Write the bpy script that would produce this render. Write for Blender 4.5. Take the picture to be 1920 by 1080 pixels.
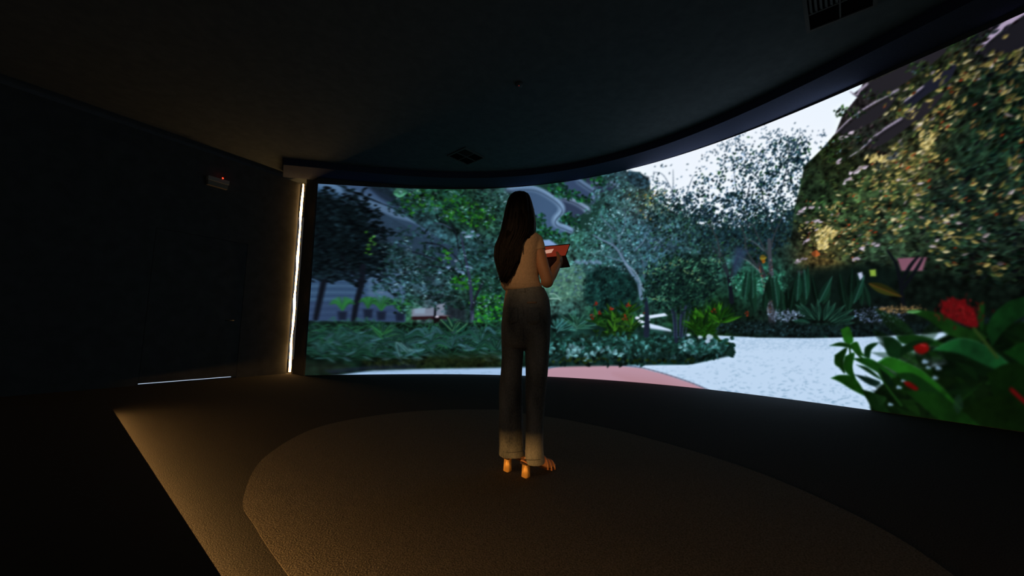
import bpy, bmesh, math, random
import numpy as np
from mathutils import Vector, Matrix

for o in list(bpy.data.objects): bpy.data.objects.remove(o)
SC = bpy.context.scene; COL = SC.collection; PI = math.pi

# ================================================================= camera, world, exposure
FPX, PITCH, ROLL, EYE = 735.0, 0.1145, 0.0098, 0.845          # focal length in pixels of a 1920 px wide frame
cam_d = bpy.data.cameras.new('camera'); cam = bpy.data.objects.new('camera', cam_d); COL.objects.link(cam)
cam_d.sensor_width = 36.0; cam_d.lens = 36.0*FPX/1920; cam_d.clip_start = .02; cam_d.clip_end = 100
_f = Vector((0, math.cos(PITCH), math.sin(PITCH))); _u0 = Vector((0, -math.sin(PITCH), math.cos(PITCH))); _r0 = Vector((1, 0, 0))
_r = _r0*math.cos(ROLL)+_u0*math.sin(ROLL); _u = -_r0*math.sin(ROLL)+_u0*math.cos(ROLL)
cam.matrix_world = Matrix(((_r.x, _u.x, -_f.x, 0), (_r.y, _u.y, -_f.y, 0), (_r.z, _u.z, -_f.z, EYE), (0, 0, 0, 1)))
SC.camera = cam
def direction(px, py):
    d = _f+_r*((px-960)/FPX)-_u*((py-540)/FPX); return d
def level(px, py, z=0.):                                       # the point of the photograph that lies at height z
    d = direction(px, py); return Vector((0, 0, EYE))+d*((z-EYE)/d.z)
def at(px, py, y):                                             # the point of the photograph at distance y
    d = direction(px, py); return Vector((0, 0, EYE))+d*(y/d.y)

world = bpy.data.worlds.new('hall_gloom'); SC.world = world; world.use_nodes = True
bg = world.node_tree.nodes['Background']; bg.inputs[0].default_value = (.9, .85, .8, 1); bg.inputs[1].default_value = .045
lamp_d = bpy.data.lights.new('added_warm_spot', 'SPOT'); lamp = bpy.data.objects.new('added_warm_spot', lamp_d); COL.objects.link(lamp)   # added unseen lamp that warms the woman's back
lamp.location = (-1.6, -2.4, 2.7); lamp_d.color = (1., .56, .24); lamp_d.energy = 240.; lamp_d.spot_size = math.radians(7.2); lamp_d.spot_blend = 1.; lamp_d.shadow_soft_size = .12
lamp.rotation_euler = (Vector((.06, 2.5, 1.29))-lamp.location).to_track_quat('-Z', 'Y').to_euler()
SC.view_settings.view_transform = 'Standard'; SC.view_settings.look = 'None'
SC.view_settings.exposure = 0.; SC.view_settings.gamma = 1.; SC.view_settings.use_curve_mapping = False
SC.cycles.max_bounces = 6; SC.cycles.diffuse_bounces = 4

# ================================================================= helpers
def srgb(c): return tuple(((v/255)/12.92 if v/255 <= .04045 else ((v/255+.055)/1.055)**2.4) for v in c)
def mat(name, color, rough=.8, metal=0., spec=.3, bump=0., scale=40., vary=0., emit=None, strength=0., detail=4.):
    m = bpy.data.materials.new(name); m.use_nodes = True; nt = m.node_tree; b = nt.nodes['Principled BSDF']
    b.inputs['Base Color'].default_value = (*color, 1); b.inputs['Roughness'].default_value = rough
    b.inputs['Metallic'].default_value = metal; b.inputs['Specular IOR Level'].default_value = spec
    if emit is not None:
        b.inputs['Emission Color'].default_value = (*emit, 1); b.inputs['Emission Strength'].default_value = strength
    if vary or bump:
        tc = nt.nodes.new('ShaderNodeTexCoord'); no = nt.nodes.new('ShaderNodeTexNoise'); no.inputs['Scale'].default_value = scale; no.inputs['Detail'].default_value = detail
        nt.links.new(tc.outputs['Object'], no.inputs['Vector'])
        if vary:
            rp = nt.nodes.new('ShaderNodeValToRGB'); e = rp.color_ramp.elements; e[0].position = .3; e[1].position = .7
            e[0].color = (*[c*(1-vary) for c in color], 1); e[1].color = (*[min(c*(1+vary), 1) for c in color], 1)
            nt.links.new(no.outputs['Fac'], rp.inputs[0]); nt.links.new(rp.outputs[0], b.inputs['Base Color'])
        if bump:
            bp = nt.nodes.new('ShaderNodeBump'); bp.inputs['Strength'].default_value = bump; bp.inputs['Distance'].default_value = .01
            nt.links.new(no.outputs['Fac'], bp.inputs['Height']); nt.links.new(bp.outputs[0], b.inputs['Normal'])
    return m
def link(name, me, m, parent=None, smooth=False):
    o = bpy.data.objects.new(name, me); COL.objects.link(o)
    if m is not None: me.materials.append(m)
    if smooth: me.polygons.foreach_set('use_smooth', [True]*len(me.polygons))
    if parent is not None: o.parent = parent
    return o
def mesh(name, vs, fs, m, parent=None, smooth=False):
    me = bpy.data.meshes.new(name); me.from_pydata([tuple(v) for v in vs], [], fs); me.update(); return link(name, me, m, parent, smooth)
def obj(name, bm, m, parent=None, smooth=False):
    bmesh.ops.recalc_face_normals(bm, faces=bm.faces); me = bpy.data.meshes.new(name); bm.to_mesh(me); bm.free(); return link(name, me, m, parent, smooth)
def thing(name, label, cat, loc, group=None):
    o = bpy.data.objects.new(name, None); COL.objects.link(o); o.location = loc; o.empty_display_size = .1; return tag(o, label, cat, group)
def tag(o, label, cat, group=None):
    o['label'] = label; o['category'] = cat
    if group: o['group'] = group
    return o
def struct(o): o['kind'] = 'structure'; return o
def box(bm, c, s, rz=0., bev=0., rot=None):
    r = bmesh.ops.create_cube(bm, size=1.); vs = r['verts']; M = rot if rot is not None else Matrix.Rotation(rz, 3, 'Z')
    for v in vs: v.co = M @ Vector((v.co.x*s[0], v.co.y*s[1], v.co.z*s[2]))+Vector(c)
    if bev:
        es = list({e for v in vs for e in v.link_edges}); bmesh.ops.bevel(bm, geom=es, offset=bev, segments=2, affect='EDGES', profile=.7)
def hull(bm, pts):                                             # convex solid through the points
    vs = [bm.verts.new(p) for p in pts]; bmesh.ops.convex_hull(bm, input=vs)
def tube(bm, pts, r, n=8, caps=True):
    pts = [Vector(p) for p in pts]; rs = r if hasattr(r, '__len__') else [r]*len(pts); rings = []
    nrm = None
    for i, p in enumerate(pts):
        t = (pts[min(i+1, len(pts)-1)]-pts[max(i-1, 0)]).normalized()
        if nrm is None: nrm = t.orthogonal().normalized()
        nrm = (nrm-t*nrm.dot(t)).normalized(); b = t.cross(nrm)
        rings.append([bm.verts.new(p+(nrm*math.cos(2*PI*k/n)+b*math.sin(2*PI*k/n))*rs[i]) for k in range(n)])
    for a, b in zip(rings, rings[1:]):
        for k in range(n): bm.faces.new((a[k], a[(k+1) % n], b[(k+1) % n], b[k]))
    if caps: bm.faces.new(rings[0][::-1]); bm.faces.new(rings[-1])
def spline(P, k):                                              # Catmull-Rom over rows of numbers
    P = np.asarray(P, float); q = np.vstack([2*P[0]-P[1], P, 2*P[-1]-P[-2]]); o = []
    for i in range(1, len(q)-2):
        for t in np.arange(k)/k:
            o.append(.5*(2*q[i]+(q[i+1]-q[i-1])*t+(2*q[i-1]-5*q[i]+4*q[i+1]-q[i+2])*t*t+(3*q[i]-q[i-1]-3*q[i+1]+q[i+2])*t**3))
    o.append(P[-1]); return np.array(o)
def baked(o):                                                  # keep the result of the modifiers as plain mesh
    dg = bpy.context.evaluated_depsgraph_get(); me = bpy.data.meshes.new_from_object(o.evaluated_get(dg)); o.modifiers.clear(); old = o.data; o.data = me; bpy.data.meshes.remove(old)
    me.polygons.foreach_set('use_smooth', [True]*len(me.polygons)); return o
def fuse(o, voxel, sm=6):
    r = o.modifiers.new('r', 'REMESH'); r.mode = 'VOXEL'; r.voxel_size = voxel
    s = o.modifiers.new('s', 'SMOOTH'); s.factor = .5; s.iterations = sm
    return baked(o)

# ================================================================= materials
BLACKWALL = mat('matt_black_wall_paint', (.080, .090, .100), .9, spec=.1, vary=.15, scale=6)
CEIL = mat('matt_black_ceiling_paint', (.10, .125, .145), .95, spec=.05, vary=.1, scale=9)
SOFFIT = mat('dark_blue_black_soffit', (.050, .064, .115), .95, spec=.05, vary=.25, scale=120)
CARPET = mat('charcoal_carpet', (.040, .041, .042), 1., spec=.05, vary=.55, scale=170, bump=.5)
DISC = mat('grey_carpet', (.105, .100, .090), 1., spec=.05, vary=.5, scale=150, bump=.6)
BENCHM = mat('black_bench_laminate', (.022, .024, .026), .8, spec=.15, vary=.1)
DARKMETAL = mat('dark_metal', (.05, .055, .06), .6, .3)
GRILLE = mat('grey_grille_paint', (.085, .095, .105), .8)
VOID = mat('duct_shade_black', (.008, .008, .009), 1., spec=0.)
WARM = (1., .52, .17)
LED = mat('warm_led', (.8, .6, .3), .5, emit=WARM, strength=30.)
BENCHLED = mat('warm_led_under_bench', (.8, .6, .3), .5, emit=(1., .47, .125), strength=270.)

# ---------------------------------------------------------------- artwork shown on the LED wall
AX0, AY0, AW, AH = 556, -90, 1554, 960          # artwork raster: origin and size
art = np.zeros((AH, AW, 3), np.float32)
region = np.zeros((AH, AW), np.int16)           # which pictured thing each dot belongs to
RNG = np.random.default_rng(7)
REGIONS = ['sky']
def rid(n):
    if n not in REGIONS: REGIONS.append(n)
    return REGIONS.index(n)
def col(c): return np.asarray(c, np.float32)
YY, XX = np.mgrid[0:AH, 0:AW].astype(np.float32)
XX += AX0; YY += AY0

def blur(a, s):
    r = int(3*s+1); k = np.exp(-.5*(np.arange(-r, r+1)/s)**2); k /= k.sum()
    sh = a.shape; a = a.reshape(sh[0], sh[1], -1)
    p = np.pad(a, ((r, r), (0, 0), (0, 0)), 'edge'); o = np.zeros_like(a)
    for i, w in enumerate(k): o += np.float32(w)*p[i:i+sh[0]]
    p = np.pad(o, ((0, 0), (r, r), (0, 0)), 'edge'); o = np.zeros_like(a)
    for i, w in enumerate(k): o += np.float32(w)*p[:, i:i+sh[1]]
    return o.reshape(sh)
def noise(s, seed=0):
    g = np.random.default_rng(seed).normal(size=(AH, AW)).astype(np.float32)
    if s > 12:                                                     # coarse lattice then smooth
        q = int(s//4); n = np.random.default_rng(seed).normal(size=(AH//q+3, AW//q+3)).astype(np.float32)
        g = np.repeat(np.repeat(n, q, 0), q, 1)[:AH, :AW]
    g = blur(g, s); return (g-g.mean())/g.std()

def window(x0, y0, x1, y1):
    a, b = max(int(x0)-AX0, 0), min(int(x1)+2-AX0, AW); c, d = max(int(y0)-AY0, 0), min(int(y1)+2-AY0, AH)
    return (None if a >= b or c >= d else (slice(c, d), slice(a, b)))
def lay(sl, al, c, n=None):
    if np.ndim(c) == 1: c = col(c)
    art[sl] += al[..., None]*(c-art[sl])
    if n is not None: region[sl][al > .5] = rid(n)
def poly(pts, c, n=None, soft=1., al=1., tex=None):
    p = np.asarray(pts, np.float32); sl = window(p[:, 0].min()-3, p[:, 1].min()-3, p[:, 0].max()+3, p[:, 1].max()+3)
    if sl is None: return
    x, y = XX[sl], YY[sl]; ins = np.zeros(x.shape, bool); d = np.full(x.shape, 1e9, np.float32)
    for i in range(len(p)):
        (ax, ay), (bx, by) = p[i], p[(i+1) % len(p)]
        if ay != by:
            ins ^= ((ay > y) != (by > y)) & (x < (bx-ax)*(y-ay)/(by-ay)+ax)
        t = np.clip(((x-ax)*(bx-ax)+(y-ay)*(by-ay))/((bx-ax)**2+(by-ay)**2+1e-6), 0, 1)
        d = np.minimum(d, np.hypot(x-ax-t*(bx-ax), y-ay-t*(by-ay)))
    a = np.clip(.5+np.where(ins, d, -d)/soft/1.5, 0, 1)*al
    cc = col(c)
    if tex is not None: cc = cc[None, None]*tex[sl][..., None]
    lay(sl, a, cc, n)
def smooth(pts, k=8):                                              # Catmull-Rom through the points
    p = np.asarray(pts, float); q = np.vstack([2*p[0]-p[1], p, 2*p[-1]-p[-2]]); o = []
    for i in range(1, len(q)-2):
        for t in np.arange(k)/k:
            o.append(.5*(2*q[i]+(q[i+1]-q[i-1])*t+(2*q[i-1]-5*q[i]+4*q[i+1]-q[i+2])*t*t+(3*q[i]-q[i-1]-3*q[i+1]+q[i+2])*t**3))
    o.append(p[-1]); return np.array(o)
def stroke(pts, w0, w1, c, n=None, al=1., soft=1., sm=True):
    p = smooth(pts, 6) if sm and len(pts) > 2 else np.asarray(pts, float); m = len(p)-1
    for i in range(m):
        (ax, ay), (bx, by) = p[i], p[i+1]; wa = w0+(w1-w0)*i/m; wb = w0+(w1-w0)*(i+1)/m
        r = max(wa, wb)+2; sl = window(min(ax, bx)-r, min(ay, by)-r, max(ax, bx)+r, max(ay, by)+r)
        if sl is None: continue
        x, y = XX[sl], YY[sl]; t = np.clip(((x-ax)*(bx-ax)+(y-ay)*(by-ay))/((bx-ax)**2+(by-ay)**2+1e-6), 0, 1)
        d = np.hypot(x-ax-t*(bx-ax), y-ay-t*(by-ay)); w = wa+(wb-wa)*t
        lay(sl, np.clip(.5+(w/2-d)/soft, 0, 1)*al*np.clip(w, 0, 1), c, n)
def leaf(x, y, ln, wd, an, c, n=None, al=1., vein=None, soft=1.):  # pointed leaf from (x, y) along angle an
    ca, sa = np.cos(an), np.sin(an); ex, ey = x+ca*ln, y-sa*ln; r = wd+2
    sl = window(min(x, ex)-r, min(y, ey)-r, max(x, ex)+r, max(y, ey)+r)
    if sl is None: return
    u = ((XX[sl]-x)*ca-(YY[sl]-y)*sa)/ln; v = (XX[sl]-x)*sa+(YY[sl]-y)*ca
    h = wd/2*np.sin(np.pi*np.clip(u, 0, 1)**.8)
    a = np.clip(.5+(h-np.abs(v))/soft, 0, 1)*((u > 0) & (u < 1))*al
    cc = col(c)
    if vein is not None:
        cc = cc+(col(vein)-cc)*np.clip(1-np.abs(v)/(wd*.12+.4), 0, 1)[..., None]
    cc = cc*(1+.18*np.sign(v)[..., None]*np.ones(3, np.float32)) if wd > 5 else cc
    lay(sl, a, cc, n)
def blob_density(blobs):
    d = np.zeros((AH, AW), np.float32)
    for x, y, rx, ry in blobs: d = np.maximum(d, 1-((XX-x)/rx)**2-((YY-y)/ry)**2)
    return d
def sample(blobs, k, edge=.25):
    b = np.asarray(blobs, float); w = b[:, 2]*b[:, 3]; i = RNG.choice(len(b), k, p=w/w.sum())
    r = np.sqrt(RNG.random(k))*(1+edge*np.abs(RNG.normal(size=k))); t = RNG.random(k)*2*np.pi
    return b[i, 0]+b[i, 2]*r*np.cos(t), b[i, 1]+b[i, 3]*r*np.sin(t)
def clumped(blobs, nc, per, sg, edge=.15):                          # leaves gathered in sprays
    cx, cy = sample(blobs, nc, edge); k = RNG.poisson(per, nc); cx, cy = np.repeat(cx, k), np.repeat(cy, k); s = np.repeat(RNG.uniform(.5, 1.4, nc), k)*sg
    return cx+RNG.normal(size=len(cx))*s*1.25, cy+RNG.normal(size=len(cy))*s*.8
def leaves(xs, ys, ln, wd, an, sp, cols, wts, n=None, jit=.2, al=.9, rel=None):
    k = len(xs); ci = RNG.choice(len(cols), k, p=np.asarray(wts, float)/sum(wts)); cols = np.asarray(cols, np.float32)
    L = RNG.uniform(*ln, k); Wd = RNG.uniform(*wd, k); A = an+RNG.normal(size=k)*sp; J = 1+RNG.normal(size=k)*jit
    for i in range(k):
        c = cols[ci[i]]*max(J[i], .2)
        if rel is not None:                                        # leaf tint follows the canopy around it
            yi, xi = int(ys[i])-AY0, int(xs[i])-AX0
            if 0 <= yi < AH and 0 <= xi < AW: c = c*(1-rel)+rel*BASE[yi, xi]*2.*cols[ci[i]].mean()/90*max(J[i], .2)
        leaf(xs[i], ys[i], L[i], Wd[i], A[i], c, n, al)

# ---- ground colours of the picture
PTS = '''600 350 60 90 120;620 382 20 34 40;650 420 14 24 28;600 430 20 34 40;600 480 20 36 40;690 378 50 68 90;722 398 60 84 110;705 412 48 68 90;740 432 58 80 104
680 455 22 34 40;640 490 18 30 36;700 470 30 45 50;722 482 60 85 105;752 462 40 68 62;780 480 45 75 74;718 518 88 122 158;640 525 80 110 145;596 515 55 76 105
780 372 36 86 64;760 350 60 110 100;735 350 30 52 60;790 402 46 76 82;792 432 62 88 108;590 560 60 85 115;620 545 74 104 134;655 542 70 100 130;600 592 58 74 108
662 586 64 90 118;692 546 92 122 152;732 546 90 116 146;720 566 46 100 76;750 582 38 100 50;640 575 42 84 62;600 640 20 52 44;680 650 22 58 50;740 662 34 68 70;700 682 38 48 26;600 690 34 44 30
820 362 38 84 66;850 392 30 82 42;890 408 34 84 30;930 380 50 84 84;905 365 58 88 88;800 432 50 80 100;842 442 58 90 112;882 442 62 92 112;792 482 46 62 78;852 502 76 102 136;832 482 44 88 60
900 482 40 72 78;870 532 38 92 52;800 520 60 86 108;930 520 50 90 80;920 570 30 86 54;800 590 96 108 128;840 580 60 72 84;860 560 40 66 70;800 640 26 62 54;860 640 24 56 46;920 650 40 84 84;850 690 40 48 22
1070 460 50 92 80;1110 400 50 88 84;1140 430 56 92 96;1170 470 58 88 98;1100 485 48 84 74;1100 502 70 98 118;1052 508 86 124 112;1200 400 60 86 104;1230 440 64 94 112;1180 350 48 74 80;1215 366 110 104 62
1050 545 76 116 100;1062 572 66 100 104;1110 545 24 58 52;1150 545 20 50 50;1192 552 40 74 70;1090 612 30 68 58;1140 602 42 84 32;1162 626 28 62 26;1072 656 60 100 104;1050 668 40 64 38;1150 642 30 64 64;1200 662 34 70 68
1200 332 40 60 74;1290 392 44 80 62;1332 422 40 66 80;1250 432 66 98 116;1230 472 58 88 106;1280 502 26 52 46;1322 502 30 60 52;1330 452 28 48 48;1352 482 54 92 90;1402 532 46 104 84;1442 532 46 100 86;1380 562 14 28 24
1300 562 20 44 40;1320 602 38 82 22;1400 602 14 28 16;1452 592 28 38 38;1300 652 26 56 54;1432 626 20 36 36;1400 380 36 58 74;1440 420 32 54 58;1400 450 36 58 58
1500 332 34 46 30;1532 382 42 66 40;1602 372 70 90 56;1622 250 44 40 44;1580 300 38 44 22;1472 472 28 48 44;1540 452 96 92 56;1530 472 110 84 46;1602 440 52 74 48;1650 440 62 86 72;1500 545 22 50 42;1560 542 14 32 28;1620 532 14 24 22
1540 582 18 48 36;1600 602 14 24 24;1640 592 46 60 74;1500 610 18 30 30;1700 240 48 52 36;1760 220 40 50 36;1850 180 18 34 26;1900 200 20 38 26;1720 300 84 84 52;1800 300 28 50 40;1880 300 26 48 36;1680 380 58 76 50;1760 380 24 40 38;1860 380 28 44 36
1700 450 54 72 52;1780 440 40 60 44;1880 440 26 40 34;1760 500 22 36 28;1860 500 24 42 32;1700 540 16 24 18;1800 540 12 18 14;1900 540 12 22 14;1680 590 30 38 46;1750 600 12 22 12;1850 620 14 36 12;1900 700 14 40 10;1800 720 16 38 10;1700 720 24 46 16;1850 790 18 36 10;2000 300 22 40 30;2000 600 12 30 12;2050 750 12 32 10;1760 120 40 44 28;1850 60 36 34 40;2000 100 30 36 34'''
_p = np.array([[float(v) for v in s.split()] for s in PTS.replace('\n', ';').split(';')], np.float32)
_sy, _sx = np.mgrid[0:AH:8, 0:AW:8].astype(np.float32); _sx += AX0; _sy += AY0
_w = np.zeros(_sx.shape, np.float32)+1e-9; _a = np.zeros(_sx.shape+(3,), np.float32)
for x, y, *c in _p:
    s = 26+max(0, x-1500)*.03; d2 = ((_sx-x)**2+(_sy-y)**2)/s**2
    k = np.exp(-.5*d2)+2e-3/(1+d2)**2; _w += k; _a += k[..., None]*col(c)
_a /= _w[..., None]
BASE = blur(np.repeat(np.repeat(_a, 8, 0), 8, 1)[:AH, :AW], 8.)
N1, N2, N3 = noise(1.6, 1), noise(4, 2), noise(20, 3)
art[:] = BASE*np.clip(1+.16*N1+.16*N2, .3, 2.)[..., None]
region[:] = rid('shrubs')
TEAL, PALE, DEEP, LIME = (74, 116, 120), (128, 168, 178), (16, 32, 32), (46, 110, 34)

# ---- sky, with the pale cloud light low down
skyc = np.stack([238+6*np.clip((XX-1300)/300, -1, 0), 245+0*XX, 255+0*XX], -1)
skyc += (np.clip((260-YY)/260, 0, 1)*np.clip((XX-1450)/150, 0, 1))[..., None]*col((-18, -4, 0))
sk = np.array([(1170, 100), (1640, 60), (1612, 176), (1580, 215), (1566, 250), (1540, 280), (1515, 305), (1505, 380), (1440, 420), (1330, 430), (1260, 395), (1222, 370), (1218, 340), (1200, 322), (1176, 322)], float)
poly(sk, (240, 247, 255), 'sky', 2.)
m = region == rid('sky'); art[m] = skyc[m]

# ---- concrete building behind the trees, left
CON = (66, 92, 122)
poly([(590, 500), (760, 520), (760, 605), (570, 600)], (70, 98, 130), 'building', 2.)
for k in range(14):
    y = 512+k*6.2; stroke([(575, y+RNG.normal()), (640, y-1), (760, y+3)], 2.2, 2.2, (50, 72, 104) if k % 2 else (92, 124, 158), None, .45)
poly([(690, 515), (720, 505), (760, 520), (756, 570), (690, 560)], (98, 128, 160), None, 3., .6)
poly([(575, 566), (760, 570), (760, 604), (572, 600)], (60, 76, 110), None, 3., .55)
poly([(596, 340), (640, 344), (700, 366), (758, 404), (806, 436), (800, 446), (740, 412), (680, 384), (640, 366), (596, 352)], (100, 132, 168), 'building', 2.)
poly([(640, 350), (700, 372), (760, 408), (812, 440), (860, 470), (852, 500), (760, 470), (700, 440), (660, 410)], (54, 76, 98), 'building', 3., .85)
poly([(630, 343), (690, 349), (735, 372), (765, 400), (740, 392), (690, 366)], (74, 98, 130), 'building', 2.)
poly([(690, 352), (730, 352), (768, 398), (742, 388), (712, 370)], (32, 46, 62), None, 4., .8)
stroke([(628, 344), (690, 371), (750, 396), (775, 408)], 2.2, 1.6, (12, 20, 26), None, .9)
poly([(668, 368), (720, 384), (770, 412), (778, 418), (740, 408), (700, 390)], (126, 158, 196), None, 3., .55)
for k in range(5): stroke([(600, 352+k*5), (640, 362+k*5), (670, 372+k*3)], 3, 1, (70, 104, 138), None, .5, 2.)

# ---- dark tree at the far left, its canopy and trunks
T = 'tree_dark'
poly(smooth([(584, 366), (612, 364), (636, 382), (664, 384), (686, 412), (692, 440), (716, 462), (700, 486), (704, 506), (668, 514), (640, 508), (618, 522), (584, 514), (580, 470), (584, 410), (584, 366)]), (14, 25, 30), T, 7., .88, np.clip(1+.3*N2, .3, 2))
xs, ys = clumped([(636, 430, 56, 66), (604, 440, 30, 76), (690, 462, 40, 46), (650, 508, 66, 18), (672, 400, 34, 26)], 190, 7, 9, .2)
leaves(xs, ys, (7, 16), (3, 6), 0., .35, [(12, 22, 27), (17, 31, 37), (27, 45, 54), (9, 15, 20)], [4, 4, 1, 3], T, .2)
for tr in ([(607, 528), (600, 560), (592, 597)], [(681, 500), (677, 535), (668, 570), (663, 600)]):
    stroke(tr, 11, 9, (24, 30, 42), T, 1., 2.)
stroke([(640, 480), (660, 510), (676, 530)], 3, 5, (20, 26, 36), T, .8)
xs, ys = sample([(640, 515, 70, 10)], 90); leaves(xs, ys, (7, 15), (3, 5), 0., .4, [(18, 30, 40), (28, 46, 56)], [1, 1], T)
xs, ys = sample([(690, 455, 10, 18)], 12); leaves(xs, ys, (6, 10), (3, 5), 0.1, .4, [(60, 120, 40), (84, 140, 70)], [1, 1], T)
# ---- planters beside the building
for i_, (x, y, r) in enumerate(((642, 570, 24), (715, 570, 26), (750, 572, 24), (690, 566, 18))):
    for k in range(60):
        a = RNG.uniform(.1, 3.04); stroke([(x, y+12), (x+r*.5*np.cos(a), y-r*.2*np.sin(a)), (x+r*np.cos(a), y+4-r*.75*np.sin(a))], 2., 1, col((44, 112, 48))*RNG.uniform(.6, 1.35)+col((10, 10, 25)), 'planter%d' % i_, .5, 1.5)
    poly([(x-9, y+14), (x+9, y+14), (x+7, y+30), (x-7, y+30)], (28, 36, 54), 'planter%d' % i_, 3., .8)
# ---- table and chairs
poly([(772, 580), (806, 578), (834, 566), (832, 594), (800, 594), (772, 594)], (136, 146, 166), 'terrace', 2.)
poly([(776, 579), (798, 577), (796, 588), (778, 588)], (150, 172, 196), None, 2.)
poly([(772, 594), (842, 592), (842, 598), (772, 600)], (58, 34, 40), 'terrace', 2.)
stroke([(832, 592), (845, 592)], 2, 2, (130, 120, 130)); stroke([(817, 560), (815, 600)], 4, 4, (22, 26, 34), 'terrace')
poly([(813, 596), (826, 594), (826, 608), (810, 608)], (30, 24, 28), None, 2.)
stroke([(818, 594), (821, 594)], 4, 4, (210, 205, 220))
poly([(838, 572), (875, 572), (872, 600), (840, 600)], (36, 44, 54), None, 5., .7)

# ---- green tree left of the visitor
T = 'tree_green'
CAN = [(810, 372, 70, 26), (880, 395, 60, 36), (760, 380, 30, 26), (930, 395, 25, 44), (780, 470, 60, 40), (900, 480, 46, 46), (840, 540, 90, 34), (930, 560, 26, 44), (760, 540, 50, 40)]
xs, ys = clumped(CAN, 260, 8, 7)
leaves(xs, ys, (5, 12), (2.5, 5), -.25, .5, [(16, 42, 40), (26, 62, 50), (38, 72, 76), (70, 104, 116)], [5, 4, 2.5, .7], T, .25, .8, .35)
for bl, cs in (([(860, 395, 40, 20), (895, 412, 28, 14), (780, 378, 28, 20)], [(36, 104, 36), (56, 118, 40), (28, 82, 40)]), ([(832, 478, 12, 10), (870, 530, 26, 12), (915, 575, 28, 20), (905, 600, 22, 12)], [(44, 128, 36), (60, 140, 48), (30, 90, 40)])):
    xs, ys = sample(bl, 190); leaves(xs, ys, (5, 10), (3, 5), -.2, .6, cs, [1, 1, 1], T, .25, .75)
stroke([(884, 660), (879, 640), (885, 600), (884, 560), (880, 520), (872, 480), (864, 440)], 10, 3, (58, 68, 92), T, .9)
stroke([(885, 580), (893, 555), (906, 528)], 6, 3, (36, 44, 56), T, .9); stroke([(882, 652), (883, 622), (887, 590)], 4, 3, (104, 118, 140), None, .6)
for b in ([(800, 455), (830, 462), (862, 490), (868, 510)], [(765, 470), (800, 480), (830, 492)], [(800, 496), (830, 502), (862, 506)], [(860, 470), (855, 440), (840, 410)], [(845, 428), (830, 420), (815, 418)]):
    stroke(b, 2.5, 2, (70, 84, 108) if RNG.random() < .6 else (26, 34, 46), T, .7)
xs, ys = sample([(885, 438, 22, 6), (850, 505, 30, 12)], 16); leaves(xs, ys, (6, 12), (4, 7), 0, .2, [(150, 175, 205), (120, 150, 185)], [1, 1], T, .1, .8)
leaf(737, 362, 28, 18, .05, (92, 158, 130), T, .9, (60, 120, 90)); leaf(752, 366, 10, 9, 2., (80, 140, 120), T, .9)
xs, ys = clumped(CAN, 90, 5, 5); leaves(xs, ys, (3, 7), (1.2, 2.2), -.3, .5, [PALE, TEAL, (150, 180, 196)], [2, 3, 1], T, .2, .75)

# ---- curved balconies above the visitor
def balcony(under, lip, cu, cl, n='balcony'):
    poly(smooth(under), cu, n, 1.5)
    L = smooth(lip); stroke(L+[-1, 2], 10, 10, col(cl)*.9, n, .3, 8., False); stroke(L-[0, 1.], 3, 3, cl, n, .5, 3., False); stroke(L+[0, 5], 1.4, 1.4, col(cu)*.75, None, .7, 1.5, False)
poly([(1000, 348), (1060, 330), (1130, 322), (1120, 420), (1060, 440), (1000, 420)], (34, 66, 60), 'balcony_plants', 3.)
balcony([(1100, 332), (1130, 336), (1160, 346), (1158, 354), (1130, 360), (1104, 362), (1098, 345)], [(1112, 342), (1135, 340), (1162, 347)], (48, 60, 80), (110, 134, 160))
balcony([(1050, 344), (1085, 336), (1100, 346), (1117, 360), (1118, 368), (1106, 376), (1092, 372), (1070, 362)], [(1084, 336), (1100, 347), (1116, 358), (1119, 368), (1108, 377)], (62, 80, 108), (104, 130, 160))
balcony([(1050, 370), (1052, 388), (1062, 402), (1078, 408), (1094, 400), (1102, 390), (1080, 376)], [(1052, 367), (1078, 376), (1098, 388), (1103, 393)], (56, 70, 94), (132, 156, 184))
balcony([(960, 352), (1000, 350), (1036, 370), (1053, 386), (1050, 398), (1041, 410), (1043, 418), (1066, 428), (1050, 438), (1020, 424), (1000, 400), (975, 380)], [(952, 354), (1000, 352), (1034, 368), (1052, 384), (1052, 396), (1042, 408), (1044, 418), (1062, 426), (1072, 430)], (74, 98, 128), (128, 158, 192))
stroke([(1000, 366), (1026, 378), (1040, 388)], 2, 1, (58, 78, 104), None, .5, 2.)
xs, ys = sample([(1040, 350, 18, 10), (1062, 362, 22, 8), (1090, 372, 16, 6), (1056, 410, 14, 12), (1075, 416, 14, 8), (1020, 418, 26, 20), (1040, 440, 26, 14), (1120, 340, 14, 8)], 420, .1)
leaves(xs, ys, (5, 10), (3, 5), -.4, .7, [(22, 62, 46), (34, 92, 52), (60, 110, 110), (18, 40, 40)], [4, 3, 2, 2], 'balcony_plants', .25)
balcony([(960, 352), (1000, 350), (1036, 370), (1053, 386), (1050, 398), (1041, 410), (1043, 418), (1066, 428), (1050, 436), (1024, 426), (1004, 402), (975, 380)], [(952, 354), (1000, 352), (1034, 368), (1052, 384), (1052, 396), (1042, 408), (1044, 418), (1062, 426), (1072, 430)], (74, 98, 128), (128, 158, 192))
xs, ys = sample([(1020, 436, 24, 10), (1012, 415, 8, 16)], 60, .1); leaves(xs, ys, (5, 9), (3, 5), -.4, .7, [(22, 62, 46), (34, 92, 52), (60, 110, 110)], [4, 3, 2], 'balcony_plants', .25)
poly([(1016, 450), (1030, 449), (1046, 460), (1040, 464), (1022, 462)], (130, 160, 205), 'balcony', 2.)

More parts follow.
